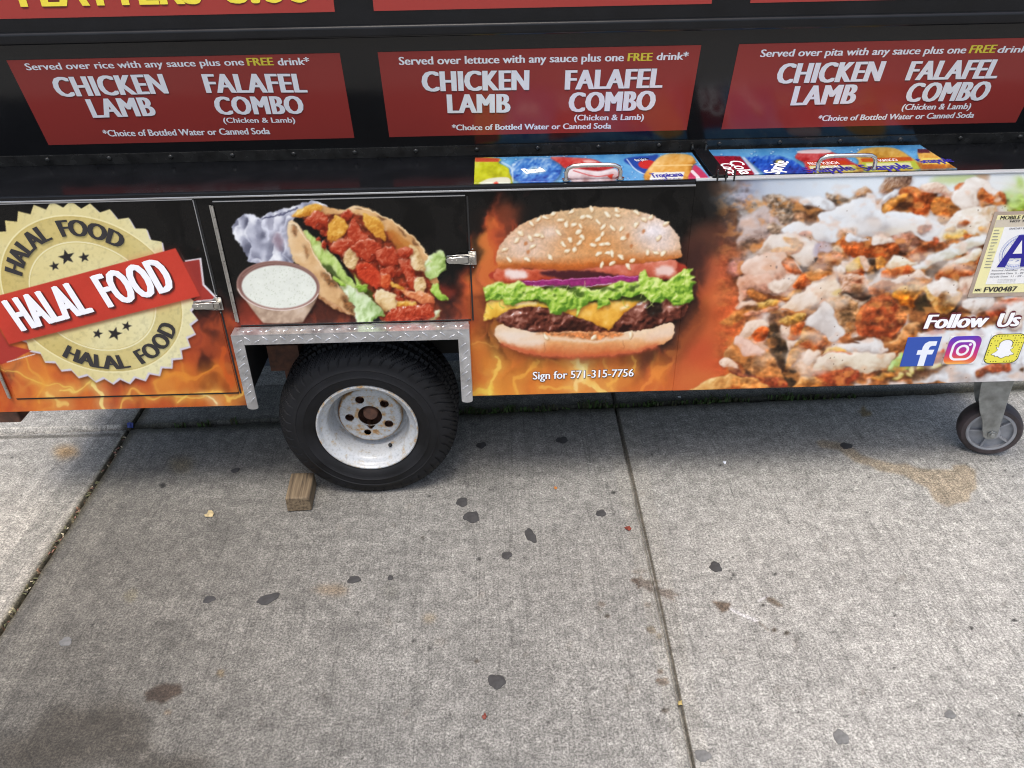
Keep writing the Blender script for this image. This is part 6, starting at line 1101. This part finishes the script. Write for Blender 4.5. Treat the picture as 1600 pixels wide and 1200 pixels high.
scrap('leaf_scrap', 981, 827, .0085, srgb(112, 44, 28), 'red brown leaf scrap beside the long joint', 'leaf'); scrap('leaf_scrap', 868, 763, .006, srgb(160, 100, 44), 'orange leaf scrap at the edge of the shade right of the tyre', 'leaf'); scrap('leaf_scrap', 757, 1121, .006, srgb(110, 44, 30), 'tiny red leaf scrap below the large bottom gum spot', 'leaf')
scrap('leaf_scrap', 328, 805, .012, srgb(166, 150, 112), 'cream dry leaf scrap left of the wooden block', 'leaf'); scrap('wrapper_scrap', 205, 667, .012, srgb(52, 66, 130), 'crumpled blue wrapper in the corner of the joints', 'litter', 0, .01); scrap('leaf_scrap', 1062, 1100, .006, srgb(170, 150, 90), 'yellow scrap lying in the long joint', 'leaf')
scrap('paper_scrap', 1131, 724, .005, srgb(225, 228, 235), 'small white paper scrap in the shade right of the joint', 'litter'); scrap('paper_scrap', 1061, 622, .006, srgb(205, 208, 212), 'white paper scrap lying on the kerb joint under the cart', 'litter')
# weeds and moss along the joint at the kerb
g = random.Random(9); mb = MB()
def tuft(x, y, n, h):
    for i in range(n):
        a = g.uniform(0, 6.28); l = h*g.uniform(.4, 1.1); w = g.uniform(.0015, .0032); bx, by = x+g.gauss(0, .012), y+g.gauss(0, .005); dx, dy = math.cos(a)*l*.7, math.sin(a)*l*.4; nx, ny = -math.sin(a)*w, math.cos(a)*w
        mb.add([(bx-nx, by-ny, -.012), (bx+nx, by+ny, -.012), (bx+dx*.5+nx, by+dy*.5+ny, l*.7), (bx+dx*.5-nx, by+dy*.5-ny, l*.7), (bx+dx, by+dy, l*.8)], [(0, 1, 2, 3), (3, 2, 4)], g.randrange(2))
for i in range(95):
    x = g.uniform(-.16, 1.12) if i % 4 else g.uniform(-1.0, 1.4)
    tuft(x, groove_y(x)+g.gauss(0, .006), g.randrange(4, 10), g.uniform(.006, .016))
for px_, n in ((915, 30), (800, 22), (1110, 24), (1140, 18), (1228, 22), (735, 20), (940, 20), (700, 14)): x = GROUND.at(px_, 630)[0]; tuft(x, groove_y(x), n, .026)
w = mb.build('weeds', [mat('weed green', (.05, .095, .022, 1), .7, var=.3, vscale=40), mat('dry moss', (.055, .055, .028, 1), .85, var=.3, vscale=40)]); tag(w, 'low green weeds and moss growing in the kerb joint under the cart', None, None, 'stuff')
g = random.Random(12); mb = MB()
for i in range(150):
    y = g.uniform(1.0, 2.0); x = -1.1365+g.gauss(0, .006); a = g.uniform(0, 3.14); l = g.uniform(.003, .014); wd = g.uniform(.0015, .004); c_, s_ = math.cos(a), math.sin(a); z = g.uniform(-.008, -.001)
    mb.prism([(x+u*c_-v*s_, y+u*s_+v*c_, z+g.uniform(0, .002)) for u, v in ((-l/2, -wd/2), (l/2, -wd/2), (l/2, wd/2), (-l/2, wd/2))], (0, 0, .001), g.randrange(4))
w = mb.build('joint_debris', [mat('debris '+n_, c_, .8) for n_, c_ in (('straw', (.42, .36, .24, 1)), ('soil', (.05, .042, .03, 1)), ('moss', (.10, .10, .045, 1)), ('brown leaf', (.20, .10, .07, 1)))]); tag(w, 'crumbs of dry leaf, straw and moss in the left joint', None, None, 'stuff')
